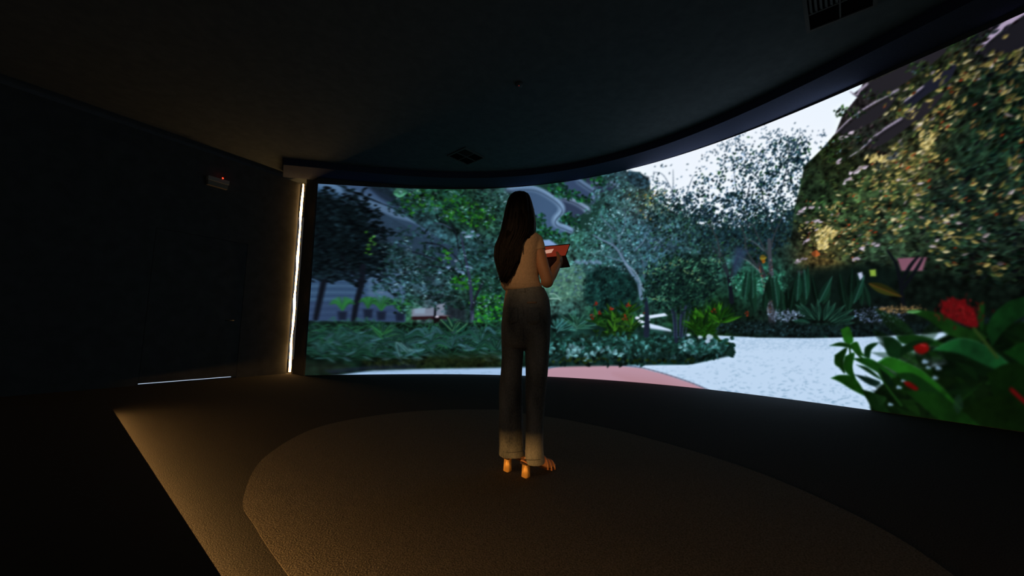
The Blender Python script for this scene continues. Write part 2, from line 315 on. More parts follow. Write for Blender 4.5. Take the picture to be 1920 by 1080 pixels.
# ---- pale-barked tree behind the tablet
T = 'tree_pale'
CAN = [(1118, 432, 42, 42), (1165, 390, 56, 60), (1210, 420, 46, 60), (1090, 480, 40, 30), (1150, 470, 50, 46), (1230, 470, 36, 40), (1190, 345, 28, 24)]
xs, ys = clumped(CAN, 260, 8, 6, .1); leaves(xs, ys, (4, 8), (2.4, 4.2), .3, 1., [(26, 52, 52), (42, 76, 76), (60, 98, 108), (38, 84, 56)], [4, 4, 3, 1.3], T, .25, .75, .4)
BK = (104, 128, 152)
stroke([(1203, 560), (1196, 530), (1180, 505), (1168, 485), (1152, 462), (1125, 448), (1112, 440)], 7, 2, BK, T, .85)
stroke([(1207, 545), (1192, 512), (1172, 494)], 4, 3, (128, 150, 172), T, .7)
for b in ([(1168, 480), (1160, 450), (1150, 420), (1138, 400)], [(1208, 520), (1205, 490), (1196, 470), (1180, 455)], [(1190, 470), (1208, 450), (1218, 420)], [(1152, 462), (1140, 440), (1120, 430)], [(1170, 490), (1150, 485), (1130, 478)], [(1160, 450), (1172, 420), (1170, 390)], [(1225, 470), (1240, 450), (1262, 440)], [(1150, 430), (1130, 410), (1125, 396)]):
    stroke(b, 3, 1.2, col(BK)*RNG.uniform(.75, 1.05), T, .65)
xs, ys = clumped(CAN, 90, 5, 5, .1); leaves(xs, ys, (2.5, 5), (1.5, 2.6), .3, 1., [PALE, TEAL, (170, 200, 215)], [2, 3, .7], T, .2, .8)
xs, ys = sample([(1216, 364, 14, 9), (1190, 372, 20, 8), (1230, 395, 26, 30)], 40); leaves(xs, ys, (3, 6), (2, 4), .3, 1., [(170, 140, 70), (150, 150, 80), (190, 190, 190)], [2, 2, 1], T, .2, .7)
poly([(1178, 318), (1200, 326), (1217, 332), (1219, 345), (1212, 356), (1190, 350), (1176, 340)], (40, 62, 74), T, 3., .85, .9+.25*N1)
# window glints through the leaves
for x in (1080, 1093, 1107, 1118): stroke([(x, 490), (x+7, 493)], 6, 6, (116, 142, 172), None, .7, 3.)
poly([(1040, 500), (1076, 502), (1098, 520), (1092, 560), (1050, 566), (1032, 540)], (86, 124, 110), 'shrub_pale', 10., .6)
xs, ys = sample([(1062, 530, 36, 30)], 260, .1); leaves(xs, ys, (4, 9), (2, 4), .2, 1., [(86, 130, 110), (110, 150, 132), (60, 96, 96), (70, 96, 118)], [3, 1.5, 2, 1.5], 'shrub_pale', .15, .6)
stroke([(1030, 551), (1040, 551), (1048, 558)], 2, 1.5, (140, 180, 170), None, .8); stroke([(1030, 560), (1046, 560), (1052, 564)], 2.4, 1.5, (150, 190, 180), None, .8)

# ---- open-crowned tree against the sky
T = 'tree_open'
CAN = [(1390, 335, 62, 48), (1350, 380, 54, 44), (1430, 370, 56, 54), (1470, 300, 34, 34), (1495, 285, 24, 24), (1400, 420, 72, 50), (1330, 430, 46, 40), (1505, 350, 26, 50), (1300, 400, 36, 40), (1460, 420, 50, 46)]
for b in ([(1446, 600), (1440, 560), (1432, 520), (1420, 480), (1405, 440), (1390, 395), (1380, 350), (1375, 310)], [(1448, 590), (1446, 530), (1444, 480), (1450, 430), (1462, 370), (1476, 310), (1480, 270)], [(1432, 520), (1415, 495), (1390, 478), (1375, 470)], [(1444, 470), (1465, 440), (1480, 420)], [(1372, 560), (1368, 530), (1362, 500), (1350, 470), (1335, 440)], [(1368, 530), (1376, 500), (1390, 470), (1400, 450)], [(1366, 520), (1350, 485), (1332, 455), (1320, 430)], [(1405, 440), (1400, 380), (1410, 330)], [(1450, 430), (1432, 380), (1425, 330)]):
    stroke(b, 5, 1.2, (40, 50, 58), T, .85)
xs, ys = clumped(CAN, 330, 9, 7.5, .14); leaves(xs, ys, (3.5, 7.5), (2.4, 4.4), .8, 1.2, [(22, 42, 54), (32, 56, 70), (44, 74, 80), (22, 40, 38), (36, 70, 42)], [5, 4, 1.5, 2, 1], T, .22, .85)
xs, ys = sample([(1420, 268, 70, 26), (1270, 345, 50, 30), (1240, 330, 20, 18), (1250, 370, 30, 26), (1500, 255, 40, 18), (1460, 262, 22, 24), (1375, 300, 60, 22)], 560, .2); q1, q2 = clumped([(1420, 272, 70, 22), (1500, 258, 36, 18), (1462, 264, 22, 22), (1375, 300, 56, 20), (1262, 362, 36, 26)], 60, 7, 5, .15); xs, ys = np.r_[xs[:240], q1], np.r_[ys[:240], q2]
leaves(xs, ys, (3, 6), (1.6, 3), .8, 1.2, [(62, 84, 104), (84, 108, 130), (44, 66, 80)], [2, 1, 2], T, .2, .75)
for b in ([(1300, 410), (1270, 375), (1245, 330), (1225, 322)], [(1258, 400), (1262, 350), (1262, 318)], [(1280, 390), (1292, 350), (1300, 330)], [(1476, 310), (1490, 275), (1500, 250)]): stroke(b, 2.4, .9, (62, 80, 96), T, .7)
xs, ys = sample([(1390, 340, 70, 50), (1350, 395, 60, 40), (1420, 400, 80, 30), (1470, 330, 40, 40)], 260, .1); leaves(xs, ys, (3, 6), (2, 4), .8, 1.2, [(214, 228, 250), (180, 205, 235), (130, 160, 190)], [3, 2, 1], T, .08, .8)
xs, ys = sample([(1300, 440, 40, 34), (1270, 430, 34, 34), (1352, 478, 26, 16), (1240, 455, 30, 30)], 420, .1); leaves(xs, ys, (3, 7), (2, 4), .4, 1., [(58, 92, 92), (40, 70, 60), (92, 124, 138), (44, 90, 60)], [3, 3, 1.5, 1.5], T, .2, .75)
xs, ys = clumped([(1290, 425, 70, 22), (1380, 436, 70, 18), (1460, 430, 60, 24), (1500, 390, 24, 40), (1240, 395, 30, 26)], 150, 9, 8, .2)
leaves(xs, ys, (4, 8), (2.4, 4.4), .8, 1.2, [(24, 46, 54), (34, 62, 68), (44, 80, 74), (20, 36, 34)], [4, 4, 2, 3], T, .22, .85)
for b in ([(1420, 500), (1400, 470), (1396, 440), (1385, 415)], [(1442, 480), (1424, 450), (1412, 420)], [(1444, 470), (1452, 440), (1470, 400)], [(1350, 480), (1345, 450), (1330, 420)]): stroke(b, 4, 2, (58, 64, 70), T, .7)
# bark, lit edge and lichen
stroke([(1448, 606), (1444, 570), (1436, 530), (1424, 495)], 13, 7, (52, 54, 60), T, .95); stroke([(1452, 590), (1449, 540), (1444, 490), (1442, 450)], 10, 7, (66, 72, 80), T, .95)
stroke([(1441, 590), (1433, 545), (1424, 505)], 3, 2.5, (120, 128, 140), T, .75); stroke([(1440, 560), (1430, 525), (1424, 500)], 3, 2, (110, 66, 44), None, .6)
xs, ys = sample([(1444, 540, 6, 50)], 70, .1); leaves(xs, ys, (2, 4), (2, 3), .8, 1.2, [(120, 130, 140), (40, 36, 36), (108, 70, 50)], [2, 2, 1], T, .1, .7)
stroke([(1424, 508), (1400, 488), (1380, 480)], 2.5, 1.2, (112, 118, 124), T, .7); stroke([(1432, 470), (1415, 455), (1398, 446)], 3, 1.2, (90, 100, 108), T, .7)
stroke([(1372, 566), (1370, 545), (1366, 520)], 9, 6, (22, 28, 36), T, .9)
poly([(1380, 462), (1402, 470), (1390, 500), (1376, 520), (1372, 490)], (52, 70, 98), None, 6., .7)
leaf(1424, 484, 14, 12, .1, (150, 124, 40), None, .7); leaf(1428, 490, 8, 8, 0., (170, 100, 30), None, .7)
xs, ys = sample([(1405, 530, 34, 18), (1460, 530, 26, 16)], 300, .1); leaves(xs, ys, (3, 6), (2.4, 4), .5, 1.2, [(44, 108, 86), (66, 132, 112), (30, 76, 66), (96, 150, 140)], [3, 2, 2, 1], 'shrub_light', .2, .8)

# ---- overgrown terraces, right: slabs with white lips under hanging plants
T = 'climbing_plants'
ANG = .62
poly([(1660, 150), (1780, 70), (1930, 0), (2120, -80), (2120, 560), (1480, 520), (1500, 440), (1480, 400), (1506, 350), (1520, 300), (1566, 262), (1590, 210)], (30, 44, 32), T, 3., .0)
def cover(pts, base):                                              # planted mass inside an outline
    poly(pts, base, T, 3., .9, np.clip(1+.3*N2, .3, 2))
cover([(1508, 312), (1560, 270), (1700, 170), (1790, 80), (1930, -30), (2110, -80), (2110, 520), (1900, 560), (1640, 500), (1480, 470), (1490, 390), (1500, 350)], (32, 46, 34))
m = (region == rid(T)); art[m] = .45*art[m]+.55*BASE[m]*np.clip(1+.25*N2[m]+.2*N1[m], .3, 2)[:, None]
def slab(pts, c, lip):
    poly(smooth(pts, 6), c, 'terrace_slabs', 1.5); L = smooth(lip, 6)
    stroke(L, 5, 2, (150, 142, 160), 'terrace_slabs', .8, 2., False); stroke(L+[4, 4], 2, 1, col(c)*.6, None, .5, 2., False)
SL = (44, 42, 48)
slab([(1600, 176), (1612, 182), (1660, 176), (1720, 140), (1770, 100), (1790, 70), (1720, 110), (1626, 156)], SL, [(1626, 157), (1612, 170), (1606, 178), (1594, 172)])
slab([(1570, 246), (1600, 226), (1650, 192), (1686, 166), (1672, 196), (1640, 226), (1600, 246), (1580, 252)], SL, [(1684, 168), (1640, 192), (1600, 218), (1576, 240), (1567, 250)])
slab([(1618, 270), (1650, 244), (1710, 206), (1770, 172), (1740, 212), (1700, 240), (1660, 268), (1630, 280)], SL, [(1690, 222), (1655, 244), (1630, 264), (1616, 278), (1590, 296)])
slab([(1690, 196), (1730, 160), (1790, 120), (1780, 150), (1740, 176), (1706, 204)], (36, 38, 52), [(1730, 162), (1706, 182), (1690, 194)])
poly([(1830, 100), (1850, 84), (1930, 20), (2060, -50), (2060, 60), (1960, 70), (1900, 98), (1850, 106)], (34, 33, 40), 'terrace_slabs', 2.)
poly([(1830, 101), (1846, 74), (1874, 46), (1930, 10), (2000, -30), (1990, -10), (1920, 28), (1880, 56), (1850, 82)], (164, 150, 176), 'terrace_slabs', 2.)
poly([(1640, 318), (1660, 300), (1690, 268), (1700, 276), (1676, 306), (1650, 320)], (78, 86, 108), None, 5., .6)
xs, ys = sample([(1590, 212, 26, 12), (1640, 180, 30, 8), (1560, 285, 20, 20), (1600, 262, 36, 10), (1720, 130, 30, 10), (1790, 84, 24, 14), (1810, 60, 40, 18)], 420, .1)
leaves(xs, ys, (4, 9), (2.4, 4.4), ANG, .5, [(24, 42, 26), (40, 60, 30), (60, 86, 50), (70, 90, 96)], [4, 4, 2, 1], T, .25, .85)
xs = RNG.uniform(1490, 2060, 5200); ys = RNG.uniform(-60, 540, 5200)
k = np.array([region[int(min(max(y-AY0, 0), AH-1)), int(x-AX0)] == rid(T) for x, y in zip(xs, ys)]); xs, ys = xs[k], ys[k]
sz = 1+np.clip((xs-1550)/330, 0, 1.6)
for x, y, s in zip(xs, ys, sz):
    a = ANG*np.clip((500-y)/250, .1, 1)+RNG.normal()*.3; b = BASE[int(y)-AY0, int(x)-AX0]
    leaf(x, y, RNG.uniform(5, 11)*s, RNG.uniform(2, 4)*s, a, b*RNG.choice([.35, .6, .9, 1.3, 1.7], p=[.24, .26, .24, .16, .1])+RNG.uniform(-4, 8, 3), T, .8)
GOLD = [(700, 0)]
gb = [(1735, 250, 22, 26), (1700, 290, 34, 30), (1650, 300, 40, 24), (1720, 310, 26, 22), (1640, 350, 50, 26), (1690, 340, 40, 30), (1560, 395, 40, 26), (1600, 420, 60, 30), (1800, 232, 46, 16), (1760, 205, 40, 16), (1880, 262, 30, 10), (1770, 320, 22, 14), (1740, 200, 60, 30), (1850, 360, 40, 20), (1780, 400, 60, 26), (1880, 410, 36, 16), (1680, 190, 50, 26), (1700, 400, 60, 26), (1530, 440, 34, 20), (1560, 460, 40, 22), (1640, 440, 80, 20), (1760, 450, 80, 26), (1820, 490, 60, 24), (1790, 140, 60, 30), (1880, 110, 50, 30), (1960, 300, 60, 120), (1890, 190, 40, 26)]
xs, ys = clumped(gb, 380, 4.6, 8, .25); sz = 1+np.clip((xs-1550)/330, 0, 1.3)
cs = [(170, 154, 98), (132, 128, 74), (196, 186, 146), (150, 84, 52), (92, 108, 62), (196, 182, 188), (170, 66, 34)]
ci = RNG.choice(7, len(xs), p=[.26, .2, .14, .08, .2, .06, .06])
for x, y, s, c in zip(xs, ys, sz, ci):
    if y > 520 or (y < 300 and x < 1640-(y-180)*.9) or (x > 1790 and RNG.random() < .4): continue
    if region[int(np.clip(y-AY0, 0, AH-1)), int(np.clip(x-AX0, 0, AW-1))] == rid('terrace_slabs') and RNG.random() < .85: continue
    a = ANG*np.clip((520-y)/260, .1, 1)+RNG.normal()*.35
    f = .62 if c in (3, 6) else 1.
    leaf(x, y, RNG.uniform(5, 11)*s*f, RNG.uniform(2.2, 4.6)*s*f, a, col(cs[c])*RNG.uniform(.5, 1.12)*(1-.25*np.clip((x-1700)/200, 0, 1)), T, .85)
for x, y, w, h in ((1735, 265, 26, 38), (1640, 300, 30, 16), (1545, 440, 30, 18), (1540, 460, 16, 22)):
    xs, ys = sample([(x, y, w*.6, h*.5)], 46, .1); leaves(xs, ys, (6, 12), (3, 6), .8, .4, [(196, 178, 116), (150, 136, 84), (204, 190, 140)], [2, 1, 1], T, .1, .8)
leaf(1529, 482, 14, 16, 1.5, (168, 92, 50), T, .8)
# white lips and bright gaps
for a, b, w in (((1496, 398), (1530, 388), 9), ((1508, 420), (1540, 412), 6), ((1612, 466), (1646, 458), 9), ((1582, 346), (1596, 336), 6), ((1570, 262), (1600, 250), 7), ((1570, 307), (1582, 300), 7), ((1595, 326), (1628, 312), 12), ((1490, 490), (1512, 486), 6), ((1508, 458), (1518, 452), 6), ((1600, 488), (1612, 486), 7), ((1494, 512), (1512, 512), 6)):
    for k in range(7):
        t = RNG.random(); leaf(a[0]+(b[0]-a[0])*t-4, a[1]+(b[1]-a[1])*t+RNG.normal()*1.5, RNG.uniform(6, 14), RNG.uniform(3, w*.75), np.arctan2(a[1]-b[1], b[0]-a[0])+RNG.normal()*.25, col((206, 192, 210))*RNG.uniform(.55, 1.05), None, .8)

# ---- dim planting under the terraces
poly([(1470, 520), (1640, 492), (1930, 540), (2110, 560), (2110, 640), (1480, 640)], (13, 22, 18), 'shrubs', 14., .8, np.clip(1+.2*N2, .4, 2))
poly([(1484, 500), (1580, 500), (1700, 500), (1660, 560), (1480, 580)], (16, 32, 28), 'shrubs', 12., .6)
poly([(1682, 484), (1738, 482), (1730, 508), (1690, 508)], (128, 90, 106), 'pink_wall', 2.)
poly([(1608, 512), (1616, 510), (1620, 524), (1612, 526)], (176, 186, 214), None, 2.); poly([(1630, 506), (1642, 505), (1643, 518), (1632, 518)], (130, 160, 70), None, 2.)
for b in ([(1694, 575), (1688, 530), (1680, 495), (1664, 470)], [(1690, 530), (1706, 500), (1722, 480)], [(1694, 540), (1716, 508), (1730, 484)]): stroke(b, 8, 4, (16, 20, 26), 'shrubs', .9)
for k in range(26):
    x = RNG.uniform(1385, 1640); y = RNG.uniform(560, 590); leaf(x, y, RNG.uniform(40, 72), RNG.uniform(11, 18), np.pi/2+RNG.normal()*.22, col((17, 40, 30))*RNG.uniform(.5, 1.25), 'broadleaf_plants', .85, (24, 52, 42))
for x, y, a in ((1512, 562, 1.65), (1494, 566, 1.5), (1534, 570, 1.1), (1412, 560, 1.6), (1396, 562, 1.45), (1458, 575, 1.7), (1600, 570, 1.2)): leaf(x, y, 60, 15, a, (22, 56, 44), 'broadleaf_plants', .85, (50, 92, 84))
leaf(1628, 531, 70, 18, -.38, (52, 54, 20), 'broadleaf_plants', .9, (84, 62, 26))
# variegated clump
for x, y, a, ln in ((1530, 600, 2.75, 44), (1522, 594, 2.5, 40), (1528, 600, 2.3, 44), (1536, 602, 2.0, 38), (1536, 600, 1.65, 40), (1544, 602, 1.3, 42), (1546, 600, 1.0, 40), (1552, 602, .75, 46), (1556, 604, .5, 52), (1562, 606, .3, 50), (1560, 610, .12, 44), (1520, 606, 3.0, 36), (1534, 612, 3.5, 34), (1552, 612, -.5, 34), (1544, 616, -1.2, 24)):
    leaf(x, y, ln, 12, a, col((18, 48, 40))*RNG.uniform(.75, 1.1), 'variegated_plant', .85, (48, 88, 74)); ca, sa = np.cos(a), -np.sin(a)
    for o_ in (-4, 4): stroke([(x+ca*5, y+sa*5), (x+ca*ln*.5-sa*o_, y+sa*ln*.5+ca*o_), (x+ca*ln*.95, y+sa*ln*.95)], 1.2, .9, (56, 98, 84), None, .55)
for k in range(14): leaf(1540+RNG.normal()*12, 606, 26, 8, RNG.uniform(-2.6, -.4), (16, 44, 34), 'variegated_plant', .7, (40, 74, 62))
for x0, y0, rx, ry, c in ((1470, 592, 28, 9, (110, 128, 152)), (1645, 590, 46, 14, (88, 104, 132)), (1690, 580, 40, 6, (140, 116, 80))):
    xs, ys = sample([(x0, y0, rx, ry)], 170, .15); leaves(xs, ys, (3, 6), (2, 3), 0, 1., [c, col(c)*.6, col(c)*1.3], [2, 2, 1], 'shrubs', .2, .75)
poly([(1345, 596), (1500, 606), (1660, 610), (1780, 600), (1930, 590), (1930, 630), (1640, 634), (1340, 628)], (19, 32, 34), 'ground_cover', 6., .75, np.clip(1+.25*N1, .3, 2))
xs, ys = sample([(1400, 615, 60, 10), (1500, 622, 80, 8)], 260, .1); leaves(xs, ys, (3, 7), (2, 3.4), .4, 1., [(24, 44, 46), (40, 66, 74), (16, 26, 26)], [3, 2, 2], 'ground_cover', .2, .8)

# ---- pale paving, terracotta disc
PAVE = (190, 214, 240)
path = [(1210, 684), (1290, 684), (1345, 672), (1372, 660), (1378, 645), (1350, 636), (1345, 629), (1420, 633), (1520, 634), (1620, 632), (1740, 626), (1790, 620), (1800, 700), (1700, 820), (1560, 830), (1200, 760), (1200, 690)]
poly(path, PAVE, 'path', 1.3)
poly([(1211, 592), (1246, 587), (1252, 592), (1214, 598)], (206, 222, 244), 'path', 1.5); poly([(1217, 606), (1240, 612), (1258, 618), (1262, 628), (1220, 622)], (196, 216, 242), 'path', 1.5)
for x, y, w in ((1194, 596, 6), (1202, 592, 6), (1200, 603, 7), (1206, 612, 5), (1196, 622, 5), (1192, 628, 5), (1205, 604, 4), (1214, 600, 5)): stroke([(x, y), (x+3, y)], w, w*.8, (214, 226, 250), 'path', .9)
poly([(618, 704), (700, 693), (800, 690), (940, 687), (1200, 683), (1200, 760), (560, 760)], (160, 190, 226), 'path', 1.5)
poly([(1010, 700), (1030, 691), (1060, 686), (1100, 684), (1150, 685), (1200, 690), (1250, 703), (1300, 720), (1330, 733), (1360, 760), (1010, 760)], (182, 146, 160), 'terracotta_disc', 1.3)
poly([(1150, 700), (1240, 710), (1310, 732), (1200, 735)], (172, 132, 140), None, 10., .5)
stroke([(1012, 699), (1032, 690), (1060, 685.5), (1100, 683.5), (1150, 684.5), (1200, 689), (1250, 702), (1300, 719), (1330, 732)], 1.5, 2.5, (92, 88, 104), None, .7)
for k in range(2600):
    x = RNG.uniform(620, 1700); y = RNG.uniform(630, 800); yi, xi = int(y)-AY0, int(x)-AX0
    if region[yi, xi] != rid('path'): continue
    s = np.clip((y-610)/150, .15, 1.1); a = RNG.choice([-.5, .45, 2.3])+RNG.normal()*.25-.3*(x > 1500)
    stroke([(x, y), (x+7*s*np.cos(a)+2, y-4*s*np.sin(a))], 1.7*s+.3, .8, (126, 158, 186), None, .35+.6*RNG.random()*s, 1.2)
for k in range(1400):
    x = RNG.uniform(1340, 1700); y = 632+RNG.random()**2*24
    if region[int(y)-AY0, int(x)-AX0] == rid('path'): stroke([(x, y), (x+3, y)], 1.3, 1, (156, 184, 212), None, .5)

# ---- beds left and centre
poly([(560, 602), (700, 604), (800, 606), (1030, 604), (1030, 688), (800, 691), (700, 694), (640, 702), (560, 710)], (16, 36, 28), 'fern_bed', 3., .9, np.clip(1+.25*N2, .3, 2))
def clump(x, y, r, k, cs, n, lo=.1, hi=3.04, asp=.2, vein=None, sq=.55):
    for i in range(k):
        a = RNG.uniform(lo, hi); ln = r*RNG.uniform(.6, 1.1); ax = np.arctan2(np.sin(a)*sq, np.cos(a)); l2 = ln*np.hypot(np.cos(a), np.sin(a)*sq)
        leaf(x+RNG.normal()*3, y+RNG.normal()*3, l2, ln*asp*RNG.uniform(.7, 1.2), ax, col(cs[RNG.integers(len(cs))])*RNG.uniform(.7, 1.25), n, .85, vein)
FERN = [(15, 42, 34), (21, 56, 43), (28, 68, 60), (46, 82, 88), (16, 38, 28)]
for yb, r in ((626, 34), (648, 38), (668, 36)):
    for x in np.arange(575, 1030, 30): clump(x+RNG.normal()*8, yb+RNG.normal()*4, r*1.15, 20, FERN, 'fern_bed', .0, 3.14, .10, (44, 92, 74))
for k in range(90):
    x, y = RNG.uniform(590, 1020), RNG.uniform(615, 672); leaf(x, y, RNG.uniform(12, 28), RNG.uniform(2.5, 5), RNG.choice([.25, 2.9, -.2, .6])+RNG.normal()*.2, col((80, 124, 134))*RNG.uniform(.6, 1.1), 'fern_bed', .7)
for k in range(170): 
    x, y = RNG.uniform(600, 930), RNG.uniform(606, 660); a = RNG.uniform(.2, 2.9); stroke([(x, y), (x+16*np.cos(a), y-9*np.sin(a)-4), (x+30*np.cos(a), y-10*np.sin(a))], 1.6, 1, (54, 118, 88), None, .6)
for x, y, r in ((628, 640, 52), (672, 650, 48), (716, 636, 54), (760, 648, 50), (806, 640, 52), (846, 652, 46), (900, 640, 50), (930, 656, 44), (600, 664, 44), (700, 668, 44), (784, 668, 42), (1010, 650, 44)):
    for k in range(9):                                              # arching striped blades
        t = .15+2.85*k/8+RNG.normal()*.1; ln = r*RNG.uniform(.75, 1.1); ex, ey = x+ln*np.cos(t)*1.15, y-ln*.42*np.sin(t)+ln*.10; mx_, my_ = x+ln*.55*np.cos(t), y-ln*.42*np.sin(t)-5
        c = col(FERN[RNG.integers(1, 4)])*RNG.uniform(.6, 1.15); nx, ny = -(ey-y)/ln, (ex-x)/ln
        stroke([(x, y), (mx_, my_), (ex, ey)], 4, 6 if k % 2 else 4, c, 'fern_bed', .75, 2.)
        for o_ in (-2, 1.6): stroke([(x, y), (mx_+nx*o_, my_+ny*o_), (ex, ey)], 1.1, .8, (62, 122, 104) if k % 3 else (84, 132, 136), None, .55)
for k in range(26):
    x, y = RNG.uniform(590, 1015), RNG.uniform(630, 680); leaf(x, y, RNG.uniform(16, 30), RNG.uniform(5, 9), RNG.choice([.3, 2.8, -.3])+RNG.normal()*.2, col((78, 122, 134))*RNG.uniform(.7, 1.1), 'fern_bed', .65)
poly([(680, 676), (760, 672), (940, 668), (940, 686), (800, 690), (690, 694)], (44, 48, 22), None, 8., .5, np.clip(1+.3*N1, .3, 2)); poly([(560, 676), (660, 684), (640, 702), (560, 706)], (36, 44, 36), None, 8., .6)
poly([(610, 694), (700, 685), (780, 684), (780, 690), (700, 694), (622, 702)], (34, 42, 62), None, 4., .6)
clump(716, 630, 34, 12, [(34, 96, 60), (30, 80, 50)], 'fern_bed', .3, 2.8, .16, (90, 150, 110), .8); clump(745, 640, 30, 8, [(60, 104, 108)], 'fern_bed', -1.4, -.5, .3, (120, 160, 160), .9)
clump(850, 620, 34, 7, [(24, 66, 56)], 'fern_bed', .6, 2.4, .34, (110, 160, 120), .8)
poly([(800, 664), (934, 660), (934, 686), (800, 688)], (38, 52, 26), None, 8., .4)
# centre bed
poly([(1024, 590), (1090, 590), (1190, 612), (1262, 622), (1345, 640), (1376, 655), (1366, 668), (1300, 682), (1220, 684), (1024, 688)], (24, 50, 46), 'centre_bed', 3., .95, np.clip(1+.25*N2, .3, 2))
poly([(1100, 510), (1150, 500), (1196, 530), (1190, 580), (1130, 592), (1096, 560)], (20, 50, 48), 'shrub_dark', 6., .8, np.clip(1+.3*N2, .3, 2))
xs, ys = sample([(1140, 545, 44, 40)], 420, .1); leaves(xs, ys, (4, 9), (2, 4), .4, 1., [(18, 44, 44), (26, 64, 60), (40, 84, 80), (14, 34, 36)], [3, 3, 1, 2], 'shrub_dark', .2, .8)
clump(1080, 612, 40, 30, [(34, 84, 68), (44, 96, 92), (26, 66, 50)], 'centre_bed', .0, 3.1, .14, (96, 140, 130), .8)
clump(1046, 620, 36, 16, [(44, 92, 92), (30, 74, 66)], 'centre_bed', .3, 3.0, .2, (96, 146, 150), .7)
for x, y in ((1135, 612), (1150, 622), (1118, 606), (1165, 600), (1176, 586), (1150, 600), (1182, 620)): clump(x, y, 30, 13, [(34, 76, 26), (26, 62, 26), (54, 98, 32), (18, 44, 20)], 'flowering_shrub', .2, 2.9, .2, None, .9)
xs, ys = sample([(1170, 625, 22, 10), (1140, 626, 26, 8)], 70, .1); leaves(xs, ys, (5, 9), (3, 4), .5, 1., [(20, 46, 20), (30, 60, 24)], [1, 1], 'flowering_shrub')
for x, y, r in ((1110, 596, 7), (1171, 597, 8), (1178, 575, 6), (1147, 581, 4), (1211, 590, 5), (1125, 588, 4), (1118, 570, 4)):
    xs, ys = sample([(x, y, r*.6, r*.7)], 10, .1); leaves(xs, ys, (2, 5), (1.6, 3), 1.4, .8, [(140, 40, 26), (110, 32, 26), (156, 54, 36)], [2, 2, 1], 'flowering_shrub', .15, .8)
BED = [(26, 58, 52), (36, 78, 72), (56, 104, 104), (84, 136, 140), (24, 44, 36)]
for k in range(620):
    x = RNG.uniform(1028, 1372); top = np.interp(x, [1028, 1100, 1190, 1270, 1345, 1372], [632, 628, 628, 628, 646, 654]); bt = np.interp(x, [1028, 1200, 1300, 1372], [680, 680, 676, 660]); y = top+(bt-top)*RNG.random()
    f = 1-.55*np.clip((y-top)/(bt-top)-.5, 0, .5)*2; leaf(x, y, RNG.uniform(7, 13), RNG.uniform(5, 9), RNG.uniform(0, 6.3), col(BED[RNG.choice(5, p=[.3, .3, .2, .08, .12])])*f*RNG.uniform(.75, 1.2), 'centre_bed', .85)
for x0, y0 in ((1070, 658), (1066, 664), (1078, 654), (1120, 660), (1112, 664), (1148, 658), (1156, 664), (1096, 672), (1082, 660), (1340, 650), (1294, 642), (1280, 652)):
    for k in range(4): leaf(x0+RNG.normal()*4, y0+RNG.normal()*3, RNG.uniform(8, 13), RNG.uniform(5, 9), RNG.uniform(-.6, 3.6), col((112, 158, 166))*RNG.uniform(.6, 1.15), 'centre_bed', .85)
for k in range(60):
    x = RNG.uniform(1030, 1320); leaf(x, RNG.uniform(674, 682), RNG.uniform(5, 10), RNG.uniform(3, 5), RNG.uniform(0, 3.1), col((44, 62, 26))*RNG.uniform(.6, 1.2), 'centre_bed', .7)
# feathery conifer over the bed, with its stems
for b in ([(1268, 640), (1266, 612), (1262, 580)], [(1278, 630), (1276, 600), (1286, 575)], [(1212, 628), (1213, 590), (1211, 560)]): stroke(b, 7 if b[0][0] > 1220 else 11, 5, (34, 44, 62), 'feathery_tree', .9)
for k in range(5): stroke([(1264+k*5, 632), (1262+k*7, 600), (1256+k*10, 572)], 2.6, 1.6, (62, 78, 104), 'feathery_tree', .6)
CAN = [(1275, 510, 44, 30), (1240, 545, 36, 34), (1310, 530, 36, 36), (1270, 560, 50, 26), (1225, 515, 16, 22), (1330, 505, 20, 14), (1262, 490, 26, 16)]
xs, ys = sample(CAN, 1300, .1); leaves(xs, ys, (4, 10), (2, 4), .5, .9, [(16, 36, 34), (22, 50, 44), (34, 72, 58), (60, 104, 88), (12, 26, 28)], [4, 4, 3, 1.2, 3], 'feathery_tree', .2, .85)
xs, ys = sample([(1222, 508, 20, 6), (1255, 492, 24, 6), (1296, 505, 14, 14), (1330, 490, 20, 5), (1235, 560, 20, 6), (1310, 525, 16, 6)], 130, .1); leaves(xs, ys, (4, 9), (2, 3.4), .5, .8, [(90, 130, 104), (60, 110, 92), (120, 140, 100)], [2, 3, 1], 'feathery_tree', .15, .75)
# yellow-green foliage plant
for x, y in ((1305, 612), (1325, 606), (1340, 600), (1318, 624), (1350, 604)): clump(x, y, 40, 13, [(30, 76, 20), (22, 58, 20), (52, 104, 28), (16, 42, 18)], 'yellow_green_plant', .15, 2.95, .19, None, .9)
for k in range(40): leaf(RNG.uniform(1300, 1345), RNG.uniform(610, 634), RNG.uniform(8, 14), RNG.uniform(4, 6), RNG.uniform(.2, 2.9), col((26, 64, 18))*RNG.uniform(.6, 1.3), 'yellow_green_plant', .85)
xs, ys = sample([(1340, 584, 4, 4), (1402, 590, 4, 4)], 14, .1); leaves(xs, ys, (3, 5), (2, 4), 1.4, .8, [(130, 44, 26)], [1], None, .2, .7)
for k in range(40): leaf(RNG.uniform(1292, 1372), RNG.uniform(636, 664), RNG.uniform(8, 14), RNG.uniform(6, 9), RNG.uniform(0, 6.3), col(BED[RNG.integers(3)])*RNG.uniform(.7, 1.1), 'centre_bed', .9)
for x, y, w in ((1290, 628, 6), (1312, 632, 7), (1330, 632, 12), (1326, 640, 8)): stroke([(x, y), (x+3, y)], w, w*.7, (186, 206, 232), None, .8, 2.)
for a in np.linspace(-.6, .9, 7): leaf(1362, 660, 18, 8, a, (22, 44, 40), 'centre_bed', .95)

